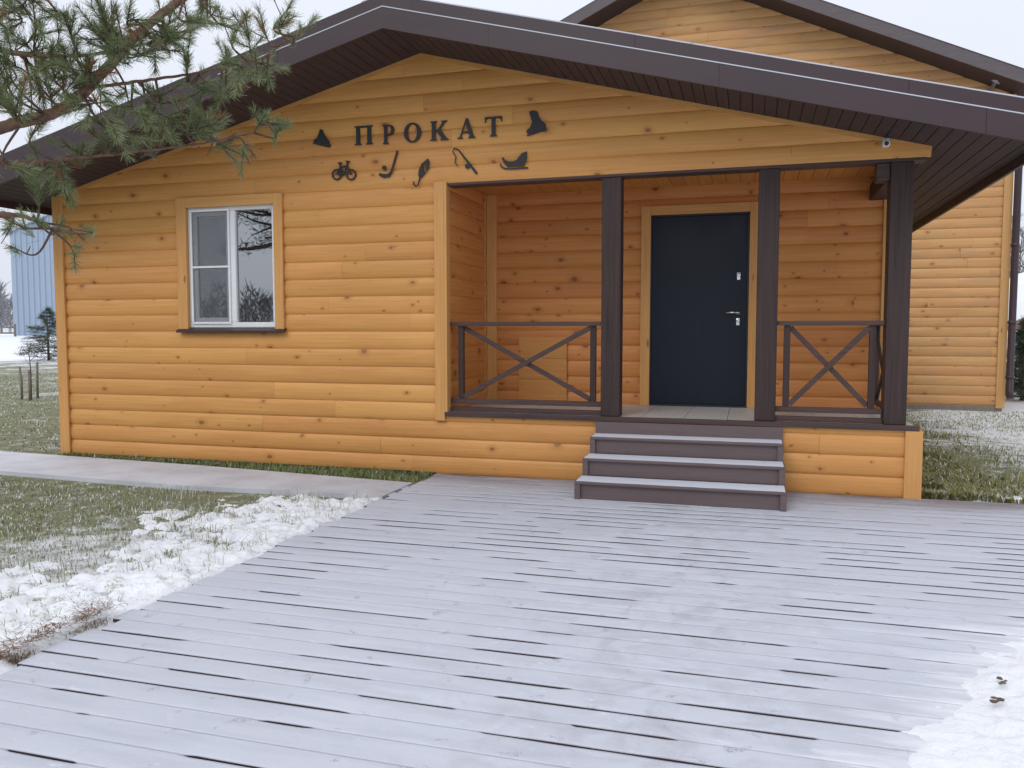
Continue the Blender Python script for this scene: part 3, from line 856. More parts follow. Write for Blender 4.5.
# header over the porch: dark strip under the gable siding
part_box('header_beam', XO + 0.03, 1.40, -0.016, 0.16, ZB - 0.022, ZB + 0.003, M_BRX)
corner('header_board', [(XO + 0.0285, 1.425, -0.006, 0.02, ZB + 0.004, 3.0)], M_TRX)

# porch ceiling of boards running front to back
bm = bmesh.new(); x = XO + 0.02
while x < 1.36:
    box(bm, x, min(x + 0.137, 1.385), 0.02, DB - 0.002, 3.0, 3.02, 0.004); x += 0.140
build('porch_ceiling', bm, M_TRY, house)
# porch floor and its dark edge
bm = bmesh.new()
for i in range(11):
    for j in range(3):
        x0 = XO + 0.004 + i * 0.393; y0 = 0.012 + j * 0.433
        box(bm, x0, min(x0 + 0.389, 1.385), y0, y0 + 0.429, ZP - 0.03, ZP, 0.002)
build('porch_floor', bm, M_TILE, house)
part_box('floor_edge', XO - 0.002, 1.405, -0.048, 0.010, ZP - 0.044, ZP + 0.002, M_BRX)

# roof
roof_bm = bmesh.new()
EL, ER = -8.15, 2.065
band(roof_bm, EL, ER, 4.405, 4.436, -0.86, 7.2)
roof = build('roof', roof_bm, M_ROOF, house)
def fascia_run(lo, hi, y0, y1, cuts, lap):
    for i, (xa, xb) in enumerate(zip(cuts[:-1], cuts[1:])):
        dy = lap * (i % 2)
        bm = bmesh.new(); band(bm, xa + 0.001, xb - 0.001, lo, hi, y0 - dy, y1 - dy)
        build('fascia', bm, M_FASC, roof)
fascia_run(4.135, 4.318, -0.905, -0.878, [EL, -6.2, -4.25, -2.2, -0.28, 1.62, ER], 0.0022)
fascia_run(4.319, 4.437, -0.890, -0.862, [EL, -7.3, -5.1, -2.9, -0.95, 1.1, ER], 0.0018)
bm = bmesh.new(); band(bm, -4.9, ER, 4.3195, 4.328, -0.9085, -0.893); build('pale_crust', bm, M_TREAD, roof)  # pale ledge strip: sky reflected by the rolled edge, put in as snow colour
bm = bmesh.new(); band(bm, -3.4, ER, 4.4375, 4.449, -0.888, 7.1); build('pale_crust', bm, M_TREAD, roof)  # thin snow lying on the roof sheet
for ex, s in ((ER, 1), (EL, -1)):
    zt = 4.404 - SL * abs(ex - APX)
    bm = bmesh.new(); box(bm, min(ex, ex - s * 0.025), max(ex, ex - s * 0.025), -0.876, 7.2, zt - 0.275, zt); build('eave_board', bm, M_FASC, roof)
# soffit panels with real seams: narrow strips along the depth
bm = bmesh.new()
f = lambda x, z: z - SL * abs(x - APX)
x = EL + 0.03
while x < ER - 0.03:
    xe = min(x + 0.099, ER - 0.026)
    if x < APX < xe: xe = APX
    prism(bm, [(x + 0.0035, f(x + 0.0035, APZ)), (xe - 0.0035, f(xe - 0.0035, APZ)), (xe - 0.0035, f(xe - 0.0035, APZ + 0.012)), (x + 0.0035, f(x + 0.0035, APZ + 0.012))], -0.876, 7.0)
    x = xe
build('soffit', bm, M_SOF, roof)
bm = bmesh.new(); band(bm, EL + 0.03, ER - 0.03, APZ + 0.014, APZ + 0.022, -0.876, 7.0); build('soffit_backing', bm, M_BLACK, roof)

# posts and side beam
for px in (-1.28, 0.135, 1.215):
    part_box('post', px - 0.091, px + 0.091, -0.004, 0.176, ZP + 0.002, ZB - 0.022, M_BRZ, bev=0.008)
part_box('side_beam', 1.12, 1.29, 0.18, DB - 0.03, 2.76, 2.915, M_BRY, bev=0.006)
part_box('side_beam', 1.015, 1.123, 0.02, 0.16, 2.74, 2.888, M_BRX, bev=0.006)

# railings
def railing(x0, x1, v0, v1, y=0.085):
    bm = bmesh.new()
    box(bm, x0, x1, y - 0.045, y + 0.045, 1.500, 1.540, 0.004)
    r = build('railing', bm, M_BRX, house)
    bm = bmesh.new(); box(bm, x0, x1, y - 0.022, y + 0.022, 0.715, 0.765, 0.004); build('rail', bm, M_BRX, r)
    bm = bmesh.new(); box(bm, x0, x1, y - 0.045, y + 0.045, ZP + 0.001, ZP + 0.045, 0.004); build('rail', bm, M_BRX, r)
    for v in (v0, v1):
        bm = bmesh.new(); box(bm, v - 0.028, v + 0.028, y - 0.022, y + 0.022, 0.766, 1.499, 0.003); build('baluster', bm, M_BRZ, r)
    for za, zb, dy in ((0.785, 1.48, -0.0135), (1.48, 0.785, 0.0135)):
        bm = bmesh.new(); bar(bm, (v0 + 0.03, y + dy, za), (v1 - 0.03, y + dy, zb), 0.024, 0.046, 0.003); build('cross_brace', bm, M_BRX, r)
    return r
railing(-2.935, -1.372, -2.815, -1.46)
railing(0.228, 1.122, 0.315, 1.03)
bm = bmesh.new(); xs_ = 1.215
box(bm, xs_ - 0.045, xs_ + 0.045, 0.178, DB - 0.05, 1.500, 1.540, 0.004)
r = build('railing', bm, M_BRY, house)
bm = bmesh.new(); box(bm, xs_ - 0.022, xs_ + 0.022, 0.178, DB - 0.05, 0.715, 0.765, 0.004); build('rail', bm, M_BRY, r)
for yy in (0.26, DB - 0.13):
    bm = bmesh.new(); box(bm, xs_ - 0.022, xs_ + 0.022, yy - 0.028, yy + 0.028, 0.766, 1.499, 0.003); build('baluster', bm, M_BRZ, r)
for za, zb, dx in ((0.785, 1.48, -0.0135), (1.48, 0.785, 0.0135)):
    bm = bmesh.new(); bar(bm, (xs_ + dx, 0.29, za), (xs_ + dx, DB - 0.16, zb), 0.024, 0.046, 0.003); build('cross_brace', bm, M_BRY, r)

# small plank hatch in the porch back wall
bm = bmesh.new()
for k in range(3):
    box(bm, -2.55, -1.985, DB - 0.048, DB - 0.020, ZP + 0.03 + k * 0.24, ZP + 0.03 + (k + 1) * 0.24 - 0.003, 0.004)
hatch = build('hatch', bm, wood_mat('stained_hatch_boards', (0.62, 0.30, 0.09), (0.46, 0.195, 0.05), (0.14, 0.045, 0.016), 'x'), house)

# door
bm = bmesh.new(); y = DB - 0.030
box(bm, -1.045, -0.048, y, y + 0.06, ZP + 0.022, ZP + 2.045, 0.006)
door = build('door', bm, M_DOOR, house)
bm = bmesh.new()
for b in ((-1.06, -1.046, y - 0.006, y + 0.06, ZP + 0.02, ZP + 2.062), (-0.047, -0.030, y - 0.006, y + 0.06, ZP + 0.02, ZP + 2.062), (-1.06, -0.030, y - 0.006, y + 0.06, ZP + 2.0465, ZP + 2.064), (-1.06, -0.030, y - 0.012, y + 0.06, ZP + 0.001, ZP + 0.0215)):
    box(bm, *b)
build('door_frame', bm, plain_mat('navy_frame_steel', (0.014, 0.017, 0.026), 0.4), door)
for b in ((-1.165, -1.061, DB - 0.05, DB - 0.016, ZP + 0.001, ZP + 2.165), (-0.029, 0.075, DB - 0.05, DB - 0.016, ZP + 0.001, ZP + 2.165)):
    bm = bmesh.new(); box(bm, *b, 0.004); build('door_casing', bm, M_TRZ, door)
bm = bmesh.new(); box(bm, -1.060, -0.030, DB - 0.051, DB - 0.016, ZP + 2.066, ZP + 2.165, 0.004); build('door_casing', bm, M_TRX, door)
hx = -0.135
bm = bmesh.new()
lathe(bm, [(0.026, 0), (0.026, 0.010), (0.010, 0.012), (0.010, 0.048)], hx, y, ZP + 1.01, (0, -1, 0))
tube(bm, [(hx, y - 0.048, ZP + 1.01), (hx - 0.05, y - 0.052, ZP + 1.012), (hx - 0.125, y - 0.05, ZP + 1.008)], [0.011, 0.010, 0.009])
build('handle', bm, M_CHROME, door, True)
for zz in (1.395, 0.915):
    bm = bmesh.new(); box(bm, hx - 0.017, hx + 0.017, y - 0.006, y - 0.0005, ZP + zz - 0.038, ZP + zz + 0.038, 0.003)
    lathe(bm, [(0.020, 0.005), (0.020, 0.010), (0.012, 0.013), (0.011, 0.008), (0.002, 0.007)], hx, y, ZP + zz + 0.014, (0, -1, 0))
    build('lock', bm, M_CHROME, door)

# window
WX0, WX1, WZ0, WZ1 = -5.985, -4.875, 1.49, 2.81
bm = bmesh.new(); fw = 0.055; ym = -0.004; yb = 0.062
for b in ((WX0, WX1, ym, yb, WZ0, WZ0 + fw), (WX0, WX1, ym, yb, WZ1 - fw, WZ1), (WX0, WX0 + fw, ym, yb, WZ0 + fw + .001, WZ1 - fw - .001), (WX1 - fw, WX1, ym, yb, WZ0 + fw + .001, WZ1 - fw - .001),
          (-5.455, -5.385, ym, yb, WZ0 + fw + .001, WZ1 - fw - .001)):
    box(bm, *b, 0.006)
win = build('window', bm, M_WHITE, house)
# opening sash on the left with insect screen in front
bm = bmesh.new(); a0, a1, c0, c1 = WX0 + fw + .002, -5.457, WZ0 + fw + .002, WZ1 - fw - .002; s = 0.05
for b in ((a0, a1, 0.004, 0.05, c0, c0 + s), (a0, a1, 0.004, 0.05, c1 - s, c1), (a0, a0 + s, 0.004, 0.05, c0 + s + .001, c1 - s - .001), (a1 - s, a1, 0.004, 0.05, c0 + s + .001, c1 - s - .001)):
    box(bm, *b, 0.004)
build('sash', bm, M_WHITE, win)
bm = bmesh.new(); s = 0.022
z_mid = 2.15
for b in ((a0 - .02, a1 + .01, -0.022, -0.007, c0 - .02, c0 - .02 + s), (a0 - .02, a1 + .01, -0.022, -0.007, c1 + .02 - s, c1 + .02), (a0 - .02, a0 - .02 + s, -0.022, -0.007, c0 + s - .019, c1 - s + .019),
          (a1 + .01 - s, a1 + .01, -0.022, -0.007, c0 + s - .019, c1 - s + .019), (a0 + .003, a1 - .013, -0.022, -0.007, z_mid - s / 2, z_mid + s / 2)):
    box(bm, *b, 0.002)
build('screen_frame', bm, M_WHITE, win)
part_box('insect_screen', a0, a1 - .012, -0.014, -0.013, c0, c1, M_NET, win, 0)
part_box('pane', a0 + .05, a1 - .05, 0.026, 0.030, c0 + .05, c1 - .05, M_GLASS, win, 0)
part_box('pane', -5.384, WX1 - fw, 0.026, 0.030, WZ0 + fw, WZ1 - fw, M_GLASS, win, 0)
bm = bmesh.new()
t = 0.13; cx0, cx1 = -6.105, -4.775
bm.free()
for b in ((cx0, cx0 + 0.125, 1.470, 2.905), (cx1 - 0.105, cx1, 1.470, 2.905)):
    bm = bmesh.new(); box(bm, b[0], b[1], -0.052, -0.0215, b[2], b[3], 0.004)
    build('casing', bm, M_TRZ, win)
bm = bmesh.new(); box(bm, cx0 + 0.126, cx1 - 0.106, -0.052, -0.0215, 2.795, 2.905, 0.004); build('casing', bm, M_TRX, win)
bm = bmesh.new()
for b in ((WX0 - 0.013, WX0 - 0.001, -0.021, 0.07, 1.47, 2.83), (WX1 + 0.001, WX1 + 0.013, -0.021, 0.07, 1.47, 2.83), (WX0, WX1, -0.021, 0.07, WZ1 + .001, 2.83), (WX0, WX1, 0.0, 0.07, 1.47, WZ0 - .001)):
    box(bm, *b)
build('reveal', bm, M_TRZ, win)
bm = bmesh.new()
prism(bm, [(-0.085, 1.432), (-0.085, 1.455), (-0.004, 1.486), (-0.004, 1.462)], cx0 - 0.01, cx1 + 0.01, 'x')
build('sill', bm, M_FASC, win)
# curtain behind the left sash, wavy cloth
bm = bmesh.new()
for (x0, x1, yc, ph) in ((-5.95, -5.40, 0.17, 0.0),):
    nn = 90
    lo = [bm.verts.new((x0 + (x1 - x0) * i / nn, yc + 0.022 * math.sin(i * 0.55 + ph) + 0.01 * math.sin(i * 0.23), 1.45)) for i in range(nn + 1)]
    hi = [bm.verts.new((v.co.x, yc + (v.co.y - yc) * 0.8, 2.9)) for v in lo]
    for i in range(nn): bm.faces.new((lo[i], lo[i + 1], hi[i + 1], hi[i]))
build('curtain', bm, M_CURT, win, True)

# ------------------------------------------------------------------ entrance steps
steps = empty('entrance_steps', (-0.56, -0.45, 0))
tag(steps, 'brown composite stairs of snowy treads leading from the deck to the porch', 'steps')
rise, go = 0.158, 0.284
for i in (1, 2, 3):
    yf = -0.031 - go * (4 - i)
    grow = 0.012 * (3 - i)
    x0, x1 = -1.412 - grow, 0.292 + grow * 0.4
    bm = bmesh.new()
    box(bm, x0 + 0.02, x1 - 0.02, yf + 0.028, -0.052, 0.004 if i == 1 else rise * (i - 1) + 0.001, rise * i - 0.026, 0.003)
    riser = build('step', bm, M_STEP, steps)
    bm = bmesh.new(); box(bm, x0, x1, yf, yf + go + (0.02 if i < 3 else -0.03), rise * i - 0.0255, rise * i, 0.006)
    box(bm, x0 + 0.001, x0 + 0.05, yf - 0.003, yf + 0.024, (0.004 if i == 1 else rise * (i - 1) + 0.002), rise * i - 0.026, 0.003)
    box(bm, x1 - 0.05, x1 - 0.001, yf - 0.003, yf + 0.024, (0.004 if i == 1 else rise * (i - 1) + 0.002), rise * i - 0.026, 0.003)
    build('tread', bm, M_STEP, riser)
    # dusting of snow on the tread, ragged edge
    xx = np.linspace(x0 + 0.012, x1 - 0.012, 120)
    j0 = 0.006 + 0.010 * vnoise(xx * 9, np.full(120, i * 3.0), 15); j1 = np.full(120, go - 0.012 if i < 3 else go - 0.04)
    zt = rise * i + 0.004
    rows = [(j0, np.full(120, rise * i + 0.0008)), (j0 + 0.006, np.full(120, zt)), (j1, np.full(120, zt))]
    V = np.concatenate([np.stack([xx, yf + a_, b__], -1) for a_, b__ in rows])
    i0 = np.arange(119); Fq = np.concatenate([np.stack([i0 + r_ * 120, i0 + 1 + r_ * 120, i0 + 121 + r_ * 120, i0 + 120 + r_ * 120], -1) for r_ in (0, 1)])
    numpy_mesh('snow_dusting', V, Fq, M_TREAD, riser)
bm = bmesh.new(); box(bm, -1.405, 0.29, -0.066, -0.0495, 0.475, ZP - 0.046, 0.003)
build('top_riser', bm, M_STEP, steps)

# ------------------------------------------------------------------ sign letters and emblems (separate cut metal pieces on the wall)
def shape(name, splines, depth, mat, y=-0.034, parent=None):
    cu = bpy.data.curves.new(name, 'CURVE'); cu.dimensions = '2D'; cu.fill_mode = 'BOTH'; cu.extrude = depth / 2
    for s in splines:
        sp = cu.splines.new('POLY'); sp.points.add(len(s) - 1); sp.use_cyclic_u = True
        for p, q in zip(sp.points, s): p.co = (q[0], q[1], 0, 1)
    tmp = bpy.data.objects.new('tmp', cu); COL.objects.link(tmp)
    dg = bpy.context.evaluated_depsgraph_get(); dg.update()
    me = bpy.data.meshes.new_from_object(tmp.evaluated_get(dg))
    bpy.data.objects.remove(tmp); bpy.data.curves.remove(cu)
    me.transform(Matrix.Rotation(R(90), 4, 'X'))
    me.name = name
    o = link_mesh(name, me, mat, parent)
    if parent is None: o.location = (0, y, 0)
    return o
def circ(cx, cy, r, n=24, sx=1.0): return [(cx + r * sx * math.cos(2 * math.pi * k / n), cy + r * math.sin(2 * math.pi * k / n)) for k in range(n)]
def ell(cx, cy, rx, ry, n=28): return [(cx + rx * math.cos(2 * math.pi * k / n), cy + ry * math.sin(2 * math.pi * k / n)) for k in range(n)]
# serif capitals drawn in a unit-height box
L_P = [[(0, 0), (.36, 0), (.36, .05), (.28, .08), (.28, .91), (.68, .91), (.68, .08), (.60, .05), (.60, 0), (.96, 0), (.96, .05), (.88, .08), (.88, .92), (.96, .95), (.96, 1), (0, 1), (0, .95), (.08, .92), (.08, .08), (0, .05)]]
def arcpts(cx, cy, rx, ry, a0, a1, n): return [(cx + rx * math.cos(R(a0 + (a1 - a0) * k / n)), cy + ry * math.sin(R(a0 + (a1 - a0) * k / n))) for k in range(n + 1)]
L_R = [[(0, 0), (.37, 0), (.37, .05), (.28, .08), (.28, .45), (.42, .45)] + arcpts(.42, .725, .33, .275, -90, 90, 12) + [(0, 1), (0, .95), (.08, .92), (.08, .08), (0, .05)],
       [(.28, .52), (.38, .52)] + arcpts(.38, .725, .16, .205, -90, 90, 10) + [(.28, .93)]]
L_O = [ell(.46, .5, .46, .52), ell(.46, .5, .25, .44)]
L_K = [[(0, 0), (.36, 0), (.36, .05), (.28, .08), (.28, .47), (.34, .47), (.62, .08), (.55, .05), (.55, 0), (.98, 0), (.98, .05), (.90, .08), (.55, .56), (.80, .90), (.92, .95), (.92, 1), (.60, 1), (.60, .95), (.66, .91), (.40, .54), (.28, .54), (.28, .92), (.36, .95), (.36, 1), (0, 1), (0, .95), (.08, .92), (.08, .08), (0, .05)]]
L_A = [[(0, 0), (.30, 0), (.30, .05), (.20, .08), (.27, .28), (.62, .28), (.68, .08), (.60, .05), (.60, 0), (.98, 0), (.98, .05), (.91, .08), (.58, 1.02), (.48, 1.02), (.13, .08), (0, .05)],
       [(.30, .36), (.59, .36), (.45, .78)]]
L_T = [[(.27, 0), (.65, 0), (.65, .05), (.56, .08), (.56, .92), (.74, .92), (.85, .86), (.87, .72), (.92, .72), (.92, 1), (0, 1), (0, .72), (.05, .72), (.07, .86), (.18, .92), (.36, .92), (.36, .08), (.27, .05)]]
words = ['first', 'second', 'third', 'fourth', 'fifth', 'last']
for (gl, x0, x1, zb_, ch, pos) in ((L_P, -3.92, -3.72, 3.345, 'П', 0), (L_R, -3.605, -3.48, 3.335, 'Р', 1), (L_O, -3.375, -3.19, 3.335, 'О', 2), (L_K, -3.09, -2.90, 3.335, 'К', 3), (L_A, -2.805, -2.62, 3.335, 'А', 4), (L_T, -2.52, -2.345, 3.335, 'Т', 5)):
    wmax = max(p[0] for p in gl[0])
    o = shape('letter', [[(x0 + p[0] / wmax * (x1 - x0), zb_ + p[1] * 0.188) for p in s] for s in gl], 0.012, M_BLACK)
    tag(o, 'black serif capital letter %s, %s letter of the word on the gable' % (ch, words[pos]), 'letter', 'black letters of the word on the gable')

EMG = 'black emblems around the lettering'
def arc_outline(pts, wid):
    """thicken an open polyline into a closed outline"""
    pts = [Vector((p[0], p[1])) for p in pts]; lft = []; rgt = []
    for i, p in enumerate(pts):
        d = (pts[min(i + 1, len(pts) - 1)] - pts[max(i - 1, 0)]).normalized(); nn = Vector((-d.y, d.x))
        w_ = wid[i] if isinstance(wid, (list, tuple)) else wid
        lft.append(p + nn * w_ / 2); rgt.append(p - nn * w_ / 2)
    return [(p.x, p.y) for p in lft + rgt[::-1]]
skL = [(-4.315, 3.535), (-4.285, 3.525), (-4.268, 3.478), (-4.235, 3.432), (-4.212, 3.400), (-4.208, 3.368), (-4.395, 3.405), (-4.388, 3.428), (-4.355, 3.445), (-4.335, 3.480)]
skLb = [(-4.405, 3.395), (-4.398, 3.402), (-4.208, 3.363), (-4.195, 3.375), (-4.192, 3.366), (-4.208, 3.338)]
o = shape('skate_emblem', [skL], 0.010, M_BLACK); tag(o, 'black ice skate emblem left of the lettering, toe pointing left', 'emblem', EMG)
shape('blade', [skLb], 0.006, M_BLACK, parent=o)
skR = [(-2.075, 3.545), (-2.030, 3.552), (-1.992, 3.538), (-1.982, 3.500), (-1.958, 3.458), (-1.912, 3.415), (-1.908, 3.385), (-1.938, 3.366), (-2.092, 3.338), (-2.102, 3.365), (-2.062, 3.398), (-2.045, 3.445), (-2.060, 3.495)]
skRb = [(-2.092, 3.330), (-1.902, 3.376), (-1.898, 3.362), (-2.045, 3.324), (-2.098, 3.312)]
o = shape('skate_emblem', [skR], 0.010, M_BLACK); tag(o, 'black tall ice skate emblem right of the lettering, tilted upwards', 'emblem', EMG)
shape('blade', [skRb], 0.006, M_BLACK, parent=o)
w1, w2 = (-4.130, 3.062), (-3.968, 3.052)
bike = empty('bicycle_emblem', (-4.05, -0.034, 3.05)); tag(bike, 'black bicycle emblem at the lower left of the lettering', 'emblem', EMG)
for wx, wz in (w1, w2):
    o = shape('wheel', [circ(0, 0, 0.058), circ(0, 0, 0.042)], 0.010, M_BLACK, parent=bike); o.location = (wx + 4.05, 0, wz - 3.05)
fr = [((-4.130, 3.062), (-4.085, 3.135)), ((-4.085, 3.135), (-4.010, 3.142)), ((-4.010, 3.142), (-3.968, 3.052)), ((-4.085, 3.135), (-4.048, 3.058)), ((-4.048, 3.058), (-4.010, 3.142)), ((-4.130, 3.062), (-4.048, 3.058)), ((-4.085, 3.135), (-4.092, 3.172)), ((-4.010, 3.142), (-4.002, 3.185)), ((-4.112, 3.175), (-4.072, 3.175)), ((-4.022, 3.190), (-3.978, 3.180))]
bm = bmesh.new()
for k, (a, c) in enumerate(fr):
    bar(bm, (a[0], -0.036 - 0.0004 * k, a[1]), (c[0], -0.036 - 0.0004 * k, c[1]), 0.0145, 0.0145 , up=(0, 1, 0))
build('bicycle_frame', bm, M_BLACK, bike)
cl = empty('hockey_emblem', (-3.55, -0.034, 3.1)); tag(cl, 'black hockey stick and puck emblem under the lettering', 'emblem', EMG)
o = shape('hockey_stick', [arc_outline([(-3.448, 3.262), (-3.48, 3.16), (-3.515, 3.06), (-3.545, 3.022), (-3.60, 3.018), (-3.652, 3.040)], [.018, .020, .022, .036, .038, .026])], 0.010, M_BLACK, parent=cl); o.location = (3.55, 0, -3.1)
o = shape('puck', [circ(0, 0, 0.023)], 0.010, M_BLACK, parent=cl); o.location = (-0.045, 0, 0.0)
fi = [(-3.118, 3.165), (-3.102, 3.130), (-3.108, 3.080), (-3.145, 3.025), (-3.180, 2.985), (-3.207, 2.972), (-3.222, 3.0), (-3.218, 3.055), (-3.188, 3.115)]
o = empty('lure_emblem', (-3.18, -0.034, 3.03)); tag(o, 'black fishing lure emblem with a hook, beside the porch corner', 'emblem', EMG)
b1 = shape('lure_body', [fi, ell(-3.152, 3.075, 0.012, 0.045)], 0.010, M_BLACK, parent=o); b1.location = (3.18, 0, -3.03)
b1 = shape('hook', [arc_outline([(-3.207, 2.978), (-3.218, 2.94), (-3.228, 2.908), (-3.252, 2.898), (-3.272, 2.915), (-3.275, 2.945)], 0.013)], 0.008, M_BLACK, parent=o); b1.location = (3.18, -0.001, -3.03)
o = empty('rod_emblem', (-2.72, -0.034, 3.12)); tag(o, 'black fishing rod emblem with loose line above the porch opening', 'emblem', EMG)
b1 = shape('rod', [arc_outline([(-2.835, 3.250), (-2.79, 3.225), (-2.745, 3.165), (-2.68, 3.085), (-2.605, 2.990)], [.010, .013, .016, .022, .024])], 0.010, M_BLACK, parent=o); b1.location = (2.72, 0, -3.12)
b1 = shape('reel', [circ(0, 0, 0.022)], 0.012, M_BLACK, parent=o); b1.location = (0.015, 0.0005, -0.055)
b1 = shape('line', [arc_outline([(-2.835, 3.252), (-2.855, 3.215), (-2.82, 3.165), (-2.832, 3.11), (-2.805, 3.072)], 0.010)], 0.006, M_BLACK, parent=o); b1.location = (2.72, -0.0015, -3.12)
sl = [(-2.098, 3.172), (-2.095, 3.10), (-2.118, 3.062), (-2.125, 3.035), (-2.285, 3.038), (-2.318, 3.060), (-2.338, 3.098), (-2.350, 3.118), (-2.332, 3.130), (-2.318, 3.104), (-2.282, 3.085), (-2.235, 3.082), (-2.198, 3.095), (-2.178, 3.122), (-2.145, 3.158)]
o = empty('sleigh_emblem', (-2.22, -0.034, 3.08)); tag(o, 'black sleigh emblem above the porch opening, rightmost of the low emblems', 'emblem', EMG)
b1 = shape('sleigh_body', [sl], 0.010, M_BLACK, parent=o); b1.location = (2.22, 0, -3.08)
b1 = shape('runner', [arc_outline([(-2.362, 3.068), (-2.352, 3.040), (-2.318, 3.022), (-2.25, 3.016), (-2.085, 3.016)], 0.014)], 0.007, M_BLACK, parent=o); b1.location = (2.22, -0.001, -3.08)

# ------------------------------------------------------------------ small camera on the gable
sc = empty('security_camera', (1.08, -0.03, 3.05))
tag(sc, 'small white security camera with dark lens under the right roof slope', 'camera')
bm = bmesh.new(); box(bm, 1.045, 1.10, -0.045, -0.018, 3.015, 3.085, 0.006); build('bracket', bm, M_WHITE, sc)
bm = bmesh.new(); lathe(bm, [(0.020, 0), (0.029, 0.006), (0.029, 0.075), (0.024, 0.080)], 1.075, -0.040, 3.045, (-0.1, -1, -0.25)); build('camera_body', bm, M_WHITE, sc)
bm = bmesh.new(); lathe(bm, [(0.019, 0), (0.019, 0.004), (0.008, 0.006)], 1.067, -0.1185, 3.0252, (-0.1, -1, -0.25)); build('lens', bm, M_BLACK, sc)

# ------------------------------------------------------------------ taller house behind
H2 = empty('tall_house', (-1.47, 9.2, 0))
tag(H2, 'taller pale log house standing behind, with steep brown gable roof and downpipe', 'house')
AX, AZ, S2, YF = -1.47, 8.43, 0.46, 9.2
make_siding('wall', H2, M_SID2, (0, YF, 0), (1, 0, 0), (0, -1, 0), -7.4, 4.46, 0, 8.5, pitch=0.182, zoff=0.06, bulge=0.021, gable=(AX, AZ, S2), seed=21, seg=(1.2, 3.6))
make_siding('wall', H2, M_SID2, (4.46, YF, 0), (0, 1, 0), (1, 0, 0), 0.05, 11, 0, 5.72, pitch=0.182, zoff=0.06, bulge=0.021, seed=22)
make_siding('wall', H2, M_SID2, (-7.4, YF, 0), (0, 1, 0), (-1, 0, 0), 0.05, 11, 0, 5.72, pitch=0.182, zoff=0.06, bulge=0.021, seed=23)
make_siding('wall', H2, M_SID2, (0, YF + 11, 0), (1, 0, 0), (0, 1, 0), -7.4, 4.46, 0, 8.5, pitch=0.182, zoff=0.06, bulge=0.021, gable=(AX, AZ, S2), seed=24)
bm = bmesh.new()
box(bm, 4.36, 4.505, YF - 0.055, YF - 0.025, 0.02, 5.70, 0.004); box(bm, 4.476, 4.51, YF - 0.025, YF + 0.12, 0.02, 5.70, 0.004)
build('corner_board', bm, M_TR2, H2)
bm = bmesh.new(); box(bm, -7.45, -7.31, YF - 0.055, YF - 0.025, 0.02, 5.70, 0.004); build('corner_board', bm, M_TR2, H2)
bm = bmesh.new(); box(bm, -7.4, 4.47, YF - 0.03, YF + 0.2, -0.05, 0.055); build('plinth', bm, M_GREYW, H2)
def band2(bm, x0, x1, zlo, zhi, y0, y1):
    f = lambda x, z: z - S2 * abs(x - AX)
    prism(bm, [(x, f(x, zlo)) for x in (x0, AX, x1)] + [(x, f(x, zhi)) for x in (x1, AX, x0)], y0, y1)
M_ROOF2 = plain_mat('grey_brown_roof_edge', (0.105, 0.088, 0.092), 0.6, var=0.18, vscale=4, stretch=(1, 3, 6))
bm = bmesh.new(); band2(bm, -8.15, 5.2, AZ + 0.20, AZ + 0.235, 8.5, 20.8); rf2 = build('roof', bm, M_ROOF, H2)
bm = bmesh.new(); band2(bm, -8.15, 5.2, AZ - 0.02, AZ + 0.195, 8.48, 8.51); build('fascia', bm, M_ROOF2, rf2)
bm = bmesh.new(); band2(bm, -8.13, 5.18, AZ + 0.005, AZ + 0.02, 8.512, 20.5); build('soffit', bm, M_SOF, rf2)
for ex, s in ((5.2, 1), (-8.15, -1)):
    zt = AZ + 0.195 - S2 * abs(ex - AX)
    bm = bmesh.new(); box(bm, min(ex, ex - s * .03), max(ex, ex - s * .03), 8.512, 20.6, zt - 0.22, zt); build('eave_board', bm, M_ROOF2, rf2)
bm = bmesh.new()
tube(bm, [(4.66, 8.62, 5.35), (4.62, 8.95, 5.15), (4.56, 9.07, 4.95), (4.555, 9.08, 0.35), (4.555, 9.02, 0.22)], 0.062, 12)
for zz in (4.4, 3.0, 1.6, 0.6): tube(bm, [(4.555, 9.08, zz - 0.03), (4.555, 9.08, zz + 0.03)], 0.072, 12)
build('downpipe', bm, M_FASC, H2, True)
bm = bmesh.new(); tube(bm, [(5.27, 8.4, 5.26), (5.27, 20.6, 5.26)], 0.065, 10); build('gutter', bm, M_FASC, rf2, True)
fl = empty('floodlight', (4.16, 9.0, 5.93))
tag(fl, 'small grey floodlight under the tall house roof', 'floodlight')
bm = bmesh.new(); bar(bm, (4.05, YF - 0.03, 5.75), (4.12, 8.95, 5.9), 0.05, 0.05); build('bracket', bm, M_GREYW, fl)
bm = bmesh.new(); bar(bm, (4.10, 8.92, 5.86), (4.24, 8.80, 6.08), 0.16, 0.09, 0.01); build('lamp_head', bm, plain_mat('grey_lamp_metal', (0.40, 0.41, 0.43), 0.4), fl)

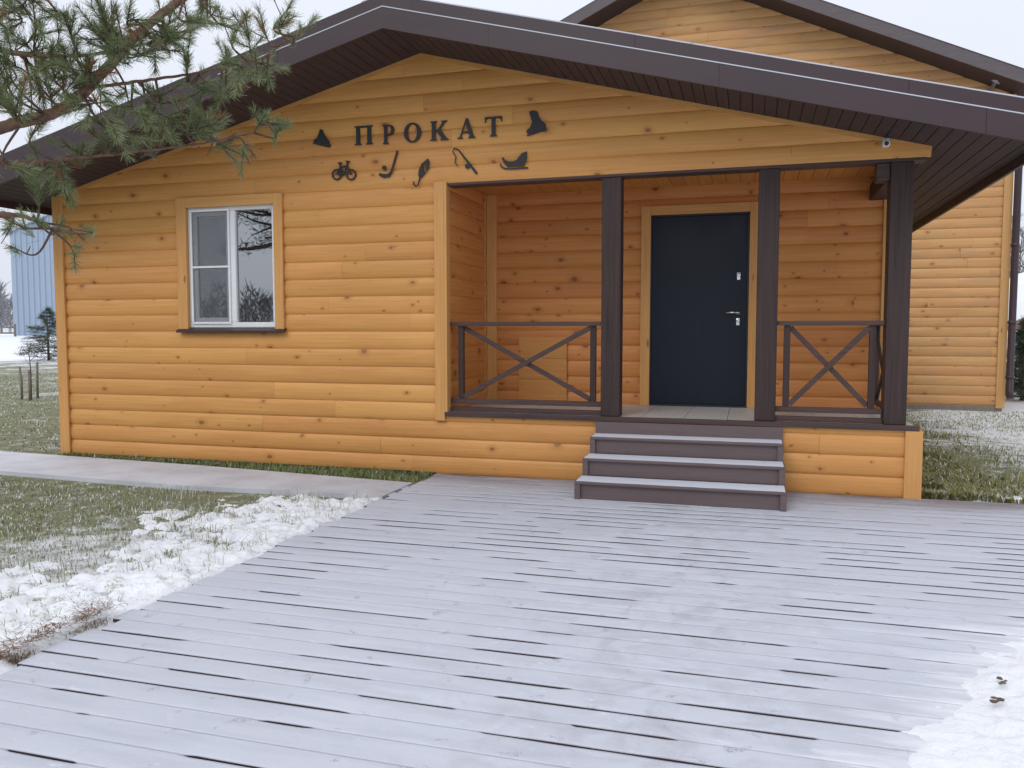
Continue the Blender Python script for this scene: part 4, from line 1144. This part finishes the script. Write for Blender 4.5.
# ------------------------------------------------------------------ pine beside the deck
pine = empty('pine_tree', (-4.95, -5.25, 0))
tag(pine, 'scots pine with reddish branches reaching over the deck at the upper left', 'pine tree')
bm = bmesh.new()
tube(bm, [(-4.95, -5.25, -0.1), (-4.93, -5.24, 1.0), (-4.97, -5.26, 2.4), (-4.92, -5.2, 4.5), (-4.95, -5.25, 7.0), (-4.9, -5.2, 9.3)], [0.17, 0.145, 0.135, 0.11, 0.075, 0.02], 14)
trunk = build('trunk', bm, M_BARK, pine, True)
rng = random.Random(17)
def crv(pts, n=14):
    """Catmull-Rom through points"""
    P = [Vector(p) for p in pts]; P = [P[0] * 2 - P[1]] + P + [P[-1] * 2 - P[-2]]
    outp = []
    for i in range(1, len(P) - 2):
        for k in range(n):
            t = k / n
            outp.append(0.5 * ((2 * P[i]) + (-P[i - 1] + P[i + 1]) * t + (2 * P[i - 1] - 5 * P[i] + 4 * P[i + 1] - P[i + 2]) * t * t + (-P[i - 1] + 3 * P[i] - 3 * P[i + 1] + P[i + 2]) * t ** 3))
    outp.append(P[-2]); return outp
mains = [([(-4.93, -5.24, 1.75), (-4.2, -5.02, 2.05), (-3.53, -4.83, 2.27), (-3.29, -4.73, 2.37), (-3.03, -4.62, 2.47), (-2.84, -4.53, 2.68), (-2.71, -4.48, 2.83), (-2.51, -4.4, 3.0), (-2.25, -4.25, 3.2), (-2.0, -4.1, 3.36)], 0.036, 0.014),
         ([(-3.9, -4.94, 2.17), (-3.5, -4.7, 2.22), (-3.2, -4.45, 2.28), (-2.95, -4.3, 2.33), (-2.7, -4.1, 2.40), (-2.45, -4.0, 2.46)], 0.011, 0.004),
         ([(-2.95, -4.58, 2.56), (-2.75, -4.38, 2.64), (-2.55, -4.2, 2.72), (-2.35, -4.08, 2.80), (-2.22, -3.98, 2.92)], 0.009, 0.003),
         ([(-4.93, -5.22, 1.5), (-4.2, -4.95, 1.8), (-3.6, -4.7, 1.98), (-3.35, -4.6, 2.0), (-3.2, -4.55, 1.94), (-3.06, -4.5, 1.91)], 0.022, 0.005),
         ([(-4.95, -5.24, 2.6), (-4.2, -5.0, 2.8), (-3.6, -4.8, 2.78), (-3.25, -4.65, 2.72), (-3.0, -4.5, 2.74), (-2.8, -4.35, 2.82)], 0.018, 0.006),
         ([(-3.6, -4.8, 2.78), (-3.3, -4.8, 2.9), (-3.0, -4.7, 3.0), (-2.7, -4.6, 3.08), (-2.4, -4.5, 3.2)], 0.018, 0.006)]
paths = []
branch_bm = []
for pts, r0, r1 in mains:
    c = crv(pts)
    for i in range(1, len(c) - 1): c[i] = c[i] + Vector((rng.gauss(0, .0014), rng.gauss(0, .0014), rng.gauss(0, .0014)))
    rr = [r0 + (r1 - r0) * (i / (len(c) - 1)) ** 0.8 for i in range(len(c))]
    bm = bmesh.new(); tube(bm, c, rr, 9); build('branch', bm, M_BARK, pine, True)
    paths.append(c)
allpts = [p for c in paths for p in c[10:]]
TG = [(-2.34,-3.82,3.14),(-2.23,-4.07,2.95),(-2.49,-3.85,3.05),(-2.2,-4.4,2.8),(-2.46,-4.13,2.93),(-2.41,-4.3,2.89),(-2.43,-3.88,2.82),(-2.24,-4.28,2.65),(-2.65,-3.94,2.77),(-2.52,-4.12,2.64),(-2.75,-3.94,2.61),(-2.61,-4.21,2.5),(-2.34,-4.07,2.52),(-2.66,-3.93,2.44),(-2.79,-3.85,2.48),(-2.61,-4.29,2.46),(-2.96,-4.0,2.51),(-3.03,-4.07,2.4),(-2.73,-4.55,2.32),(-3.0,-4.35,2.36),(-3.09,-4.35,2.39),(-3.25,-4.24,2.37),(-3.04,-4.36,2.45),(-2.66,-4.56,2.42),(-2.75,-4.32,2.59),(-2.77,-4.43,2.81),(-2.7,-4.37,2.84),(-2.85,-4.07,2.94),(-2.56,-4.37,2.74),(-2.42,-4.44,2.86),(-2.52,-4.28,3.0),(-2.53,-4.18,3.01),(-2.76,-4.07,3.05),(-2.68,-4.32,2.93),(-2.64,-4.51,2.72),(-3.06,-4.23,2.81),(-2.86,-4.52,2.83),(-3.0,-4.48,2.89),(-2.97,-4.63,2.81),(-2.73,-4.7,2.85),(-3.09,-4.56,2.91),(-3.21,-4.58,2.89),(-2.94,-4.92,2.79),(-3.13,-4.8,2.77),(-3.05,-4.8,2.71),(-3.02,-4.93,2.6),(-3.03,-4.88,2.58),(-3.33,-4.45,2.79),(-3.33,-4.49,2.68),(-3.03,-4.69,2.55),(-3.23,-4.55,2.7),(-2.94,-4.93,2.43),(-3.34,-4.42,2.58),(-3.08,-4.59,2.61),(-3.39,-4.6,2.61),(-2.88,-4.7,2.65),(-2.9,-4.6,2.63),(-3.13,-4.72,2.18),(-3.41,-4.34,2.24),(-3.1,-4.59,2.15),(-3.2,-4.61,2.13),(-3.38,-4.26,1.95),(-3.38,-4.32,1.96),(-3.01,-4.5,1.93),(-3.17,-4.75,1.93),(-3.49,-4.54,1.94),(-3.09,-4.88,1.82),(-3.17,-4.67,1.98),(-3.33,-4.28,1.84),(-3.54,-4.49,2.02),(-3.1,-4.97,2.66),(-3.08,-5.05,2.43),(-3.34,-4.75,2.98),(-3.09,-4.67,3.0),(-2.77,-4.77,2.95),(-2.75,-4.5,3.03),(-2.42,-4.64,2.96),(-3.53,-4.74,2.06),(-3.36,-4.79,2.26),(-2.99,-4.32,2.6),(-2.83,-4.76,2.43),(-3.08,-4.47,2.6)]
for g_ in list(TG)[:82]:
    if g_[2] < 2.12 or rng.random() < (0.15 if g_[2] > 2.55 and g_[0] < -2.7 else 0.42): continue
    TG.append((g_[0] + rng.gauss(0, .075), g_[1] + rng.gauss(0, .09), g_[2] + rng.gauss(-0.01, .06)))
NV = len(TG)
# crown further up and round the trunk (outside the frame, seen from other viewpoints)
for k in range(46):
    z = rng.uniform(3.0, 9.2); a = rng.uniform(0, 2 * math.pi); rr = (9.8 - z) * 0.24 * rng.uniform(0.45, 1)
    TG.append((-4.95 + rr * math.cos(a), -5.25 + rr * math.sin(a), z))
nV = []; nF = []; nM = []
nrng = np.random.default_rng(77)
def tuft(tip, direc, length, count, needle, dry=False):
    """bottle brush of needles round the last stretch of a twig"""
    global nV
    d = np.array(direc.normalized()); t = nrng.random(count) ** 0.8
    pos = np.array(tip)[None] - d[None] * (length * (1 - t))[:, None]
    rv = nrng.normal(size=(count, 3)); rv -= (rv @ d)[:, None] * d[None]; rv /= np.linalg.norm(rv, axis=1)[:, None]
    ang = np.radians(nrng.uniform(22, 68, count) * (1.08 - 0.45 * t))
    nd = d[None] * np.cos(ang)[:, None] + rv * np.sin(ang)[:, None]
    nd[:, 2] += 0.10; nd /= np.linalg.norm(nd, axis=1)[:, None]
    L = needle * nrng.uniform(0.7, 1.15, count)
    side = np.cross(nd, nrng.normal(size=(count, 3))); side /= np.linalg.norm(side, axis=1)[:, None]
    wv = side * 0.0011
    e = pos + nd * L[:, None] + np.array([0, 0, -0.004])
    b0 = sum(len(v) for v in nV)
    nV.append(np.stack([pos - wv, pos + wv, e + wv * 0.5, e - wv * 0.5], 1).reshape(-1, 3))
    i = b0 + np.arange(count) * 4
    nF.append(np.stack([i, i + 1, i + 2, i + 3], -1))
    nM.append(np.full(count, 2) if dry else nrng.choice(2, count, p=(0.72, 0.28)))
tw = bmesh.new()
trunk_pts = [Vector((-4.95, -5.25, z)) for z in np.linspace(2.6, 9.2, 30)]
for k, g_ in enumerate(TG):
    tgt = Vector(g_)
    if k < NV:
        near = min(allpts, key=lambda p: (p - tgt).length + 0.6 * abs(p.z - tgt.z) * 0)
        d0 = (tgt - near)
        if d0.length > 0.5: near = near + d0 * 0.25
    else:
        near = min(trunk_pts, key=lambda p: abs(p.z - (tgt.z - 0.25))); d0 = tgt - near
    mid = near + (tgt - near) * 0.55 + Vector((rng.uniform(-.07, .07), rng.uniform(-.07, .07), -0.02 + rng.uniform(-.05, .05)))
    c = crv([near, mid, tgt], 5)
    tube(tw, c, [0.0065 - 0.004 * i / (len(c) - 1) if k < NV else 0.02 - 0.016 * i / (len(c) - 1) for i in range(len(c))], 5)
    dirn = (tgt - mid).normalized()
    nt_ = (rng.choice((3, 4, 5, 6)) if tgt.z > 2.12 else rng.choice((1, 2, 2))) if k < NV else 3
    tuft(tgt, dirn + Vector((0, 0, 0.25)), 0.10 if k < NV else 0.3, 82 if k < NV else 150, 0.052 if k < NV else 0.09)
    for q in range(nt_):
        s = c[-1 - rng.randint(1, 5)]
        dd = (dirn + Vector((rng.gauss(0, .65), rng.gauss(0, .65), rng.gauss(0.15, .5)))).normalized()
        ln = rng.uniform(0.07, 0.16) if k < NV else 0.4
        tube(tw, [s, s + dd * ln * 0.5 + Vector((0, 0, -.004)), s + dd * ln], [0.0035, 0.003, 0.002], 4)
        if rng.random() < 0.86 or k >= NV:
            tuft(s + dd * ln, dd, 0.09 if k < NV else 0.3, rng.randint(60, 84) if k < NV else 120, 0.050 if k < NV else 0.09, dry=(rng.random() < 0.09))
build('twig', tw, M_TWIG, pine, True)
numpy_mesh('foliage', np.concatenate(nV), np.concatenate(nF), [M_NEED, M_NEEDP, M_NEEDB], pine, matidx=np.concatenate(nM))

# ------------------------------------------------------------------ left background
def conifer(name, base, h, rad, label, cat, seed, dens=1.0, tiers=16, mat=None, bottom=0.04, nl=0.10, group=None, nw=0.010):
    rg = np.random.default_rng(seed)
    e_ = empty(name, base); tag(e_, label, cat, group)
    bm = bmesh.new(); B = Vector(base)
    tube(bm, [B + Vector((0, 0, -0.1)), B + Vector((0, 0, h * 0.5)), B + Vector((0, 0, h))], [h * 0.022 + .01, h * 0.014, h * 0.003], 7)
    V = []; Fq = []; c = 0
    for k in range(tiers):
        f = (k + 0.5) / tiers
        z = h * (bottom + (1 - bottom) * f); r = rad * (1 - f) ** 0.85
        nb = max(4, int(9 * (1 - f * 0.5)))
        for q in range(nb):
            a = rg.uniform(0, 2 * np.pi); L = r * rg.uniform(0.7, 1.15)
            if L < 0.02: continue
            d = np.array([np.cos(a), np.sin(a), rg.uniform(-0.25, 0.25)])
            p0 = np.array([B.x, B.y, B.z + z]); p1 = p0 + d * L
            tube(bm, [p0, (p0 + p1) / 2 + np.array([0, 0, -0.03 * L]), p1], [0.012 * h / 3, 0.009 * h / 3, 0.004 * h / 3], 4)
            cnt = int(46 * dens)
            t = rg.random(cnt) ** 0.7
            P = p0[None] + (p1 - p0)[None] * t[:, None] + rg.normal(size=(cnt, 3)) * 0.03 * h / 3
            dv = rg.normal(size=(cnt, 3)) * 0.75 + d[None]; dv /= np.linalg.norm(dv, axis=1)[:, None]
            s = np.cross(dv, rg.normal(size=(cnt, 3))); s /= np.linalg.norm(s, axis=1)[:, None]
            ll = nl * rg.uniform(0.6, 1.3, cnt); wv = s * nw * h / 3
            V.append(np.stack([P - wv, P + wv, P + dv * ll[:, None] + wv * .4, P + dv * ll[:, None] - wv * .4], 1).reshape(-1, 3))
            i = c + np.arange(cnt) * 4; Fq.append(np.stack([i, i + 1, i + 2, i + 3], -1)); c += cnt * 4
    build('trunk', bm, M_TWIG, e_, True)
    numpy_mesh('crown', np.concatenate(V), np.concatenate(Fq), mat or M_SPRUCE, e_)
    return e_
zsp = float(terrain_z(np.array([-33.2]), np.array([24.2]))[0])
conifer('spruce_tree', (-33.2, 24.2, zsp), 2.6, 1.55, 'young bushy spruce standing in snow before the blue hangar', 'spruce', 3, 1.3, 15, nl=0.20, nw=0.008)

# sapling held between three stakes
for i, (sx, sy, hh) in enumerate(((-15.11, 6.10, 0.72), (-14.62, 5.85, 0.66), (-15.02, 6.42, 0.80))):
    bm = bmesh.new(); zz = float(terrain_z(np.array([sx]), np.array([sy]))[0])
    tube(bm, [(sx, sy, zz - 0.1), (sx + 0.01, sy, zz + hh * .5), (sx + 0.03 * (i - 1), sy, zz + hh)], [0.028, 0.026, 0.024], 7)
    tag(build('stake', bm, M_GREYW, None, True), ('left grey wooden stake beside the bare sapling', 'short grey wooden stake in front of the bare sapling', 'right grey wooden stake beside the bare sapling')[i], 'stake', 'wooden stakes round the sapling')
sap = empty('sapling', (-14.9, 6.15, 0)); tag(sap, 'thin bare sapling tied between wooden stakes on the lawn', 'sapling')
bm = bmesh.new(); tube(bm, [(-14.9, 6.15, -0.1), (-14.89, 6.15, 0.6), (-14.92, 6.14, 1.1)], [0.016, 0.012, 0.005], 6); build('trunk', bm, M_TWIG, sap, True)
for k in range(7):
    z0 = 0.5 + 0.1 * k; a = k * 2.4
    bm = bmesh.new(); tube(bm, [(-14.9, 6.15, z0), (-14.9 + .12 * math.cos(a), 6.15 + .12 * math.sin(a), z0 + .13), (-14.9 + .2 * math.cos(a), 6.15 + .2 * math.sin(a), z0 + .3)], [0.006, 0.004, 0.002], 4)
    build('twig', bm, M_TWIG, sap, True)

# blue metal hangar on the rise
def ribbed_mat():
    m, nt, b = new_mat('blue_profiled_sheet'); g = G(nt)
    n = g.noise(g.vec((1, 1, 0.15)), 0.6, 4)
    g.L(g.mix(n, (0.29, 0.36, 0.46), (0.34, 0.415, 0.515)), b.inputs['Base Color'])
    b.inputs['Roughness'].default_value = 0.5
    return m
hang = empty('hangar', (-66.8, 52.6, 0.9)); tag(hang, 'big blue ribbed metal hangar beyond the snowy field', 'hangar')
hang_rot = R(14)
def ribbed(bm, L, z0, ztop, step=0.55, dep=0.10):
    """front sheet in local x, trapezoid ribs, top following ztop(x)"""
    x = 0; pts = []
    while x < L:
        for dx, dy in ((0, 0), (0.30, 0), (0.36, -dep), (0.48, -dep)):
            if x + dx <= L: pts.append((x + dx, dy))
        x += step
    lo = [bm.verts.new((p[0], p[1], z0)) for p in pts]; hi = [bm.verts.new((p[0], p[1], ztop(p[0]))) for p in pts]
    for i in range(len(pts) - 1): bm.faces.new((lo[i], lo[i + 1], hi[i + 1], hi[i]))
MB = ribbed_mat()
W_ = 30.0; eave = 9.7; slope = 0.42
top = lambda x: eave - 0.0 + slope * (x if x < W_ / 2 else W_ - x)
bm = bmesh.new(); ribbed(bm, W_, -0.4, top)
w0 = link_mesh('wall', bpy.data.meshes.new('wall'), MB, hang); bm.to_mesh(w0.data); bm.free()
bm = bmesh.new(); ribbed(bm, 45, -0.4, lambda x: eave)
bmesh.ops.rotate(bm, cent=(0, 0, 0), matrix=Matrix.Rotation(R(90), 3, 'Z'), verts=bm.verts)
w1_ = link_mesh('wall', bpy.data.meshes.new('wall'), MB, hang); bm.to_mesh(w1_.data); bm.free()
bm = bmesh.new(); prism(bm, [(-0.4, eave - 0.15), (W_ / 2, top(W_ / 2) + 0.02), (W_ + 0.4, eave - 0.15), (W_ + 0.4, eave + 0.1), (W_ / 2, top(W_ / 2) + 0.3), (-0.4, eave + 0.1)], -0.25, 45)
rf_ = link_mesh('roof', bpy.data.meshes.new('roof'), plain_mat('pale_blue_roof_sheet', (0.42, 0.50, 0.57), 0.5), hang); bm.to_mesh(rf_.data); bm.free()
hang.rotation_euler = (0, 0, hang_rot)

# low rail fence on the far field at the left
fen = empty('rail_fence', (-60, 44, 0.8)); tag(fen, 'low pale rail fence at the far left of the snowy field', 'fence')
bm = bmesh.new()
for zz in (0.5, 1.0): bar(bm, (-74, 40.0, 0.75 + zz), (-62, 48.5, 0.75 + zz), 0.08, 0.14)
build('rail', bm, M_GREYW, fen)
for k in range(7):
    t = k / 6; bm = bmesh.new(); box(bm, -74 + 12 * t - .07, -74 + 12 * t + .07, 40 + 8.5 * t - .18, 40 + 8.5 * t - 0.05, 0.4, 2.05); build('fence_post', bm, M_GREYW, fen)

conifer('spruce_tree', (-10.3, -8.9, -0.03), 8.5, 1.7, 'tall dark spruce mirrored in the window pane', 'spruce', 31, 2.2, 18, bottom=0.40, nl=0.13, nw=0.0035)
# brown fallen pine needles where the deck's left edge is bare of snow
lr = np.random.default_rng(44); nn = 700
tt = lr.uniform(0, 1, nn); P = np.stack([-3.09 - 0.09 * np.abs(lr.normal(size=nn)) * (0.4 + np.sin(tt * 9) ** 2), -5.0 + 0.68 * tt + lr.normal(size=nn) * 0.02, 0.035 + 0.025 * lr.random(nn)], -1)
aa = lr.uniform(0, 6.28, nn); dv = np.stack([np.cos(aa), np.sin(aa), lr.uniform(-.1, .35, nn)], -1) * lr.uniform(0.02, 0.05, nn)[:, None]
sd_ = np.stack([-np.sin(aa), np.cos(aa), np.zeros(nn)], -1) * 0.0016
V = np.stack([P - sd_, P + sd_, P + dv + sd_, P + dv - sd_], 1).reshape(-1, 3); i = np.arange(nn) * 4
tag(numpy_mesh('needle_litter', V, np.stack([i, i + 1, i + 2, i + 3], -1), plain_mat('brown_fallen_needle', (0.17, 0.085, 0.045), 0.9, var=0.4, vscale=30)), 'rusty brown fallen needles along the left deck edge', 'needles', kind='stuff')

# ------------------------------------------------------------------ right background
conifer('juniper_bush', (5.48, 11.6, -0.03), 1.7, 0.62, 'dense dark green juniper bush at the far right edge', 'bush', 9, 1.6, 15, mat=M_SPRUCE, bottom=0.02, nl=0.15)
shed = empty('shed', (11.2, 22.0, 0)); tag(shed, 'small shed with red brown roof behind the juniper', 'shed')
bm = bmesh.new(); box(bm, 9.4, 13.6, 22.0, 26, -0.1, 1.55); build('wall', bm, M_GREYW, shed)
bm = bmesh.new(); prism(bm, [(9.0, 1.45), (11.5, 2.75), (14.0, 1.45), (14.0, 1.6), (11.5, 2.92), (9.0, 1.6)], 21.6, 26.4)
build('roof', bm, plain_mat('red_brown_metal_tile', (0.20, 0.085, 0.065), 0.5, var=0.2, vscale=3), shed)
bm = bmesh.new(); prism(bm, [(9.45, 1.552), (13.55, 1.552), (11.5, 2.7)], 21.98, 22.02); build('gable', bm, M_GREYW, shed)
dome = empty('dome_tent', (17.6, 44, 0)); tag(dome, 'white rounded dome tent behind the red brown roof', 'tent')
bm = bmesh.new()
lathe(bm, [(5.6, -0.2), (5.6, 1.4), (5.35, 2.6), (4.6, 3.8), (3.4, 4.6), (1.8, 5.05), (0.05, 5.2)], 17.6, 44, 0, n=28)
build('canopy', bm, plain_mat('white_tent_fabric', (0.78, 0.80, 0.83), 0.7, var=0.05, vscale=1), dome, True)
bm = bmesh.new(); box(bm, 16.4, 18.2, 38.2, 38.5, 0, 2.2, 0.05); build('entrance', bm, plain_mat('grey_tent_door', (0.5, 0.52, 0.55), 0.7), dome)

def bare_tree(base, h, seed, label):
    rr = random.Random(seed); e_ = empty('bare_tree', base); tag(e_, label, 'tree', 'leafless trees behind the dome tent')
    B = Vector(base); lean = Vector((rr.uniform(-.04, .04), rr.uniform(-.04, .04), 1))
    bm = bmesh.new(); tube(bm, [B + Vector((0, 0, -.2)), B + lean * h * .5, B + lean * h], [h * .016, h * .010, h * .002], 7); build('trunk', bm, M_GREYW, e_, True)
    bm = bmesh.new()
    for k in range(34):
        f = rr.uniform(0.22, 0.97); a = rr.uniform(0, 6.28); L = h * 0.30 * (1.1 - f) + 0.4
        p = B + lean * h * f; d = Vector((math.cos(a), math.sin(a), rr.uniform(.7, 1.4))).normalized()
        q = p + d * L * .55; e2 = q + (d + Vector((0, 0, .25))) * L * .45
        tube(bm, [p, q, e2], [h * .005, h * .0035, h * .0012], 4)
        for m in range(6):
            s0 = p + (e2 - p) * rr.uniform(.3, 1); dd = (d + Vector((rr.gauss(0, .6), rr.gauss(0, .6), rr.gauss(.2, .4)))).normalized()
            tube(bm, [s0, s0 + dd * L * .22, s0 + dd * L * .42 + Vector((0, 0, .05))], [h * .0022, h * .0016, h * .0008], 3)
    build('crown', bm, M_GREYW, e_, True)
bare_tree((16.6, 53.0, 0), 9.0, 1, 'taller leafless tree just right of the downpipe')
bare_tree((17.5, 56.0, 0), 7.6, 2, 'shorter leafless tree directly behind the white dome tent')
bare_tree((18.4, 57.0, 0), 8.4, 3, 'leafless tree farthest to the right behind the dome tent')

# far wood: bare birches and pines all round, one mass, its grey lightened to carry distance haze
rg = np.random.default_rng(123)
V = []; Fq = []; c = 0
NT = 1700
for k in range(NT):
    a = rg.uniform(0, 2 * np.pi); d = rg.uniform(165, 260)
    bx, by = d * np.sin(a), -7.66 + d * np.cos(a); bz = 0.9
    h = rg.uniform(6, 10); rw = h * rg.uniform(0.16, 0.28); cnt = 90
    t = rg.random(cnt) ** 0.75
    rad = rw * np.sqrt(np.clip(1 - (2 * t - 0.9) ** 2, 0.05, 1)) * rg.random(cnt) ** 0.5
    aa = rg.uniform(0, 2 * np.pi, cnt)
    P = np.stack([bx + rad * np.cos(aa), by + rad * np.sin(aa), bz + h * (0.12 + 0.88 * t)], -1)
    dv = rg.normal(size=(cnt, 3)); dv[:, 2] = np.abs(dv[:, 2]) + 0.6; dv /= np.linalg.norm(dv, axis=1)[:, None]
    s = np.cross(dv, rg.normal(size=(cnt, 3))); s /= np.linalg.norm(s, axis=1)[:, None]
    ll = rg.uniform(1.0, 2.6, cnt); wv = s * rg.uniform(0.04, 0.16, cnt)[:, None]
    V.append(np.stack([P - wv, P + wv, P + dv * ll[:, None] + wv * .3, P + dv * ll[:, None] - wv * .3], 1).reshape(-1, 3))
    i = c + np.arange(cnt) * 4; Fq.append(np.stack([i, i + 1, i + 2, i + 3], -1)); c += cnt * 4
    tv = np.array([[bx - .15, by, bz - 1], [bx + .15, by, bz - 1], [bx + .08, by, bz + h * .9], [bx - .08, by, bz + h * .9]])
    tv2 = np.array([[bx, by - .15, bz - 1], [bx, by + .15, bz - 1], [bx, by + .08, bz + h * .9], [bx, by - .08, bz + h * .9]])
    V += [tv, tv2]; Fq += [np.array([[c, c + 1, c + 2, c + 3]]), np.array([[c + 4, c + 5, c + 6, c + 7]])]; c += 8
tag(numpy_mesh('forest', np.concatenate(V), np.concatenate(Fq), plain_mat('hazed_bare_wood_mass', (0.25, 0.25, 0.265), 0.9, var=0.25, vscale=0.05)),
    'haze-grey leafless far wood along the horizon', 'forest', kind='stuff')
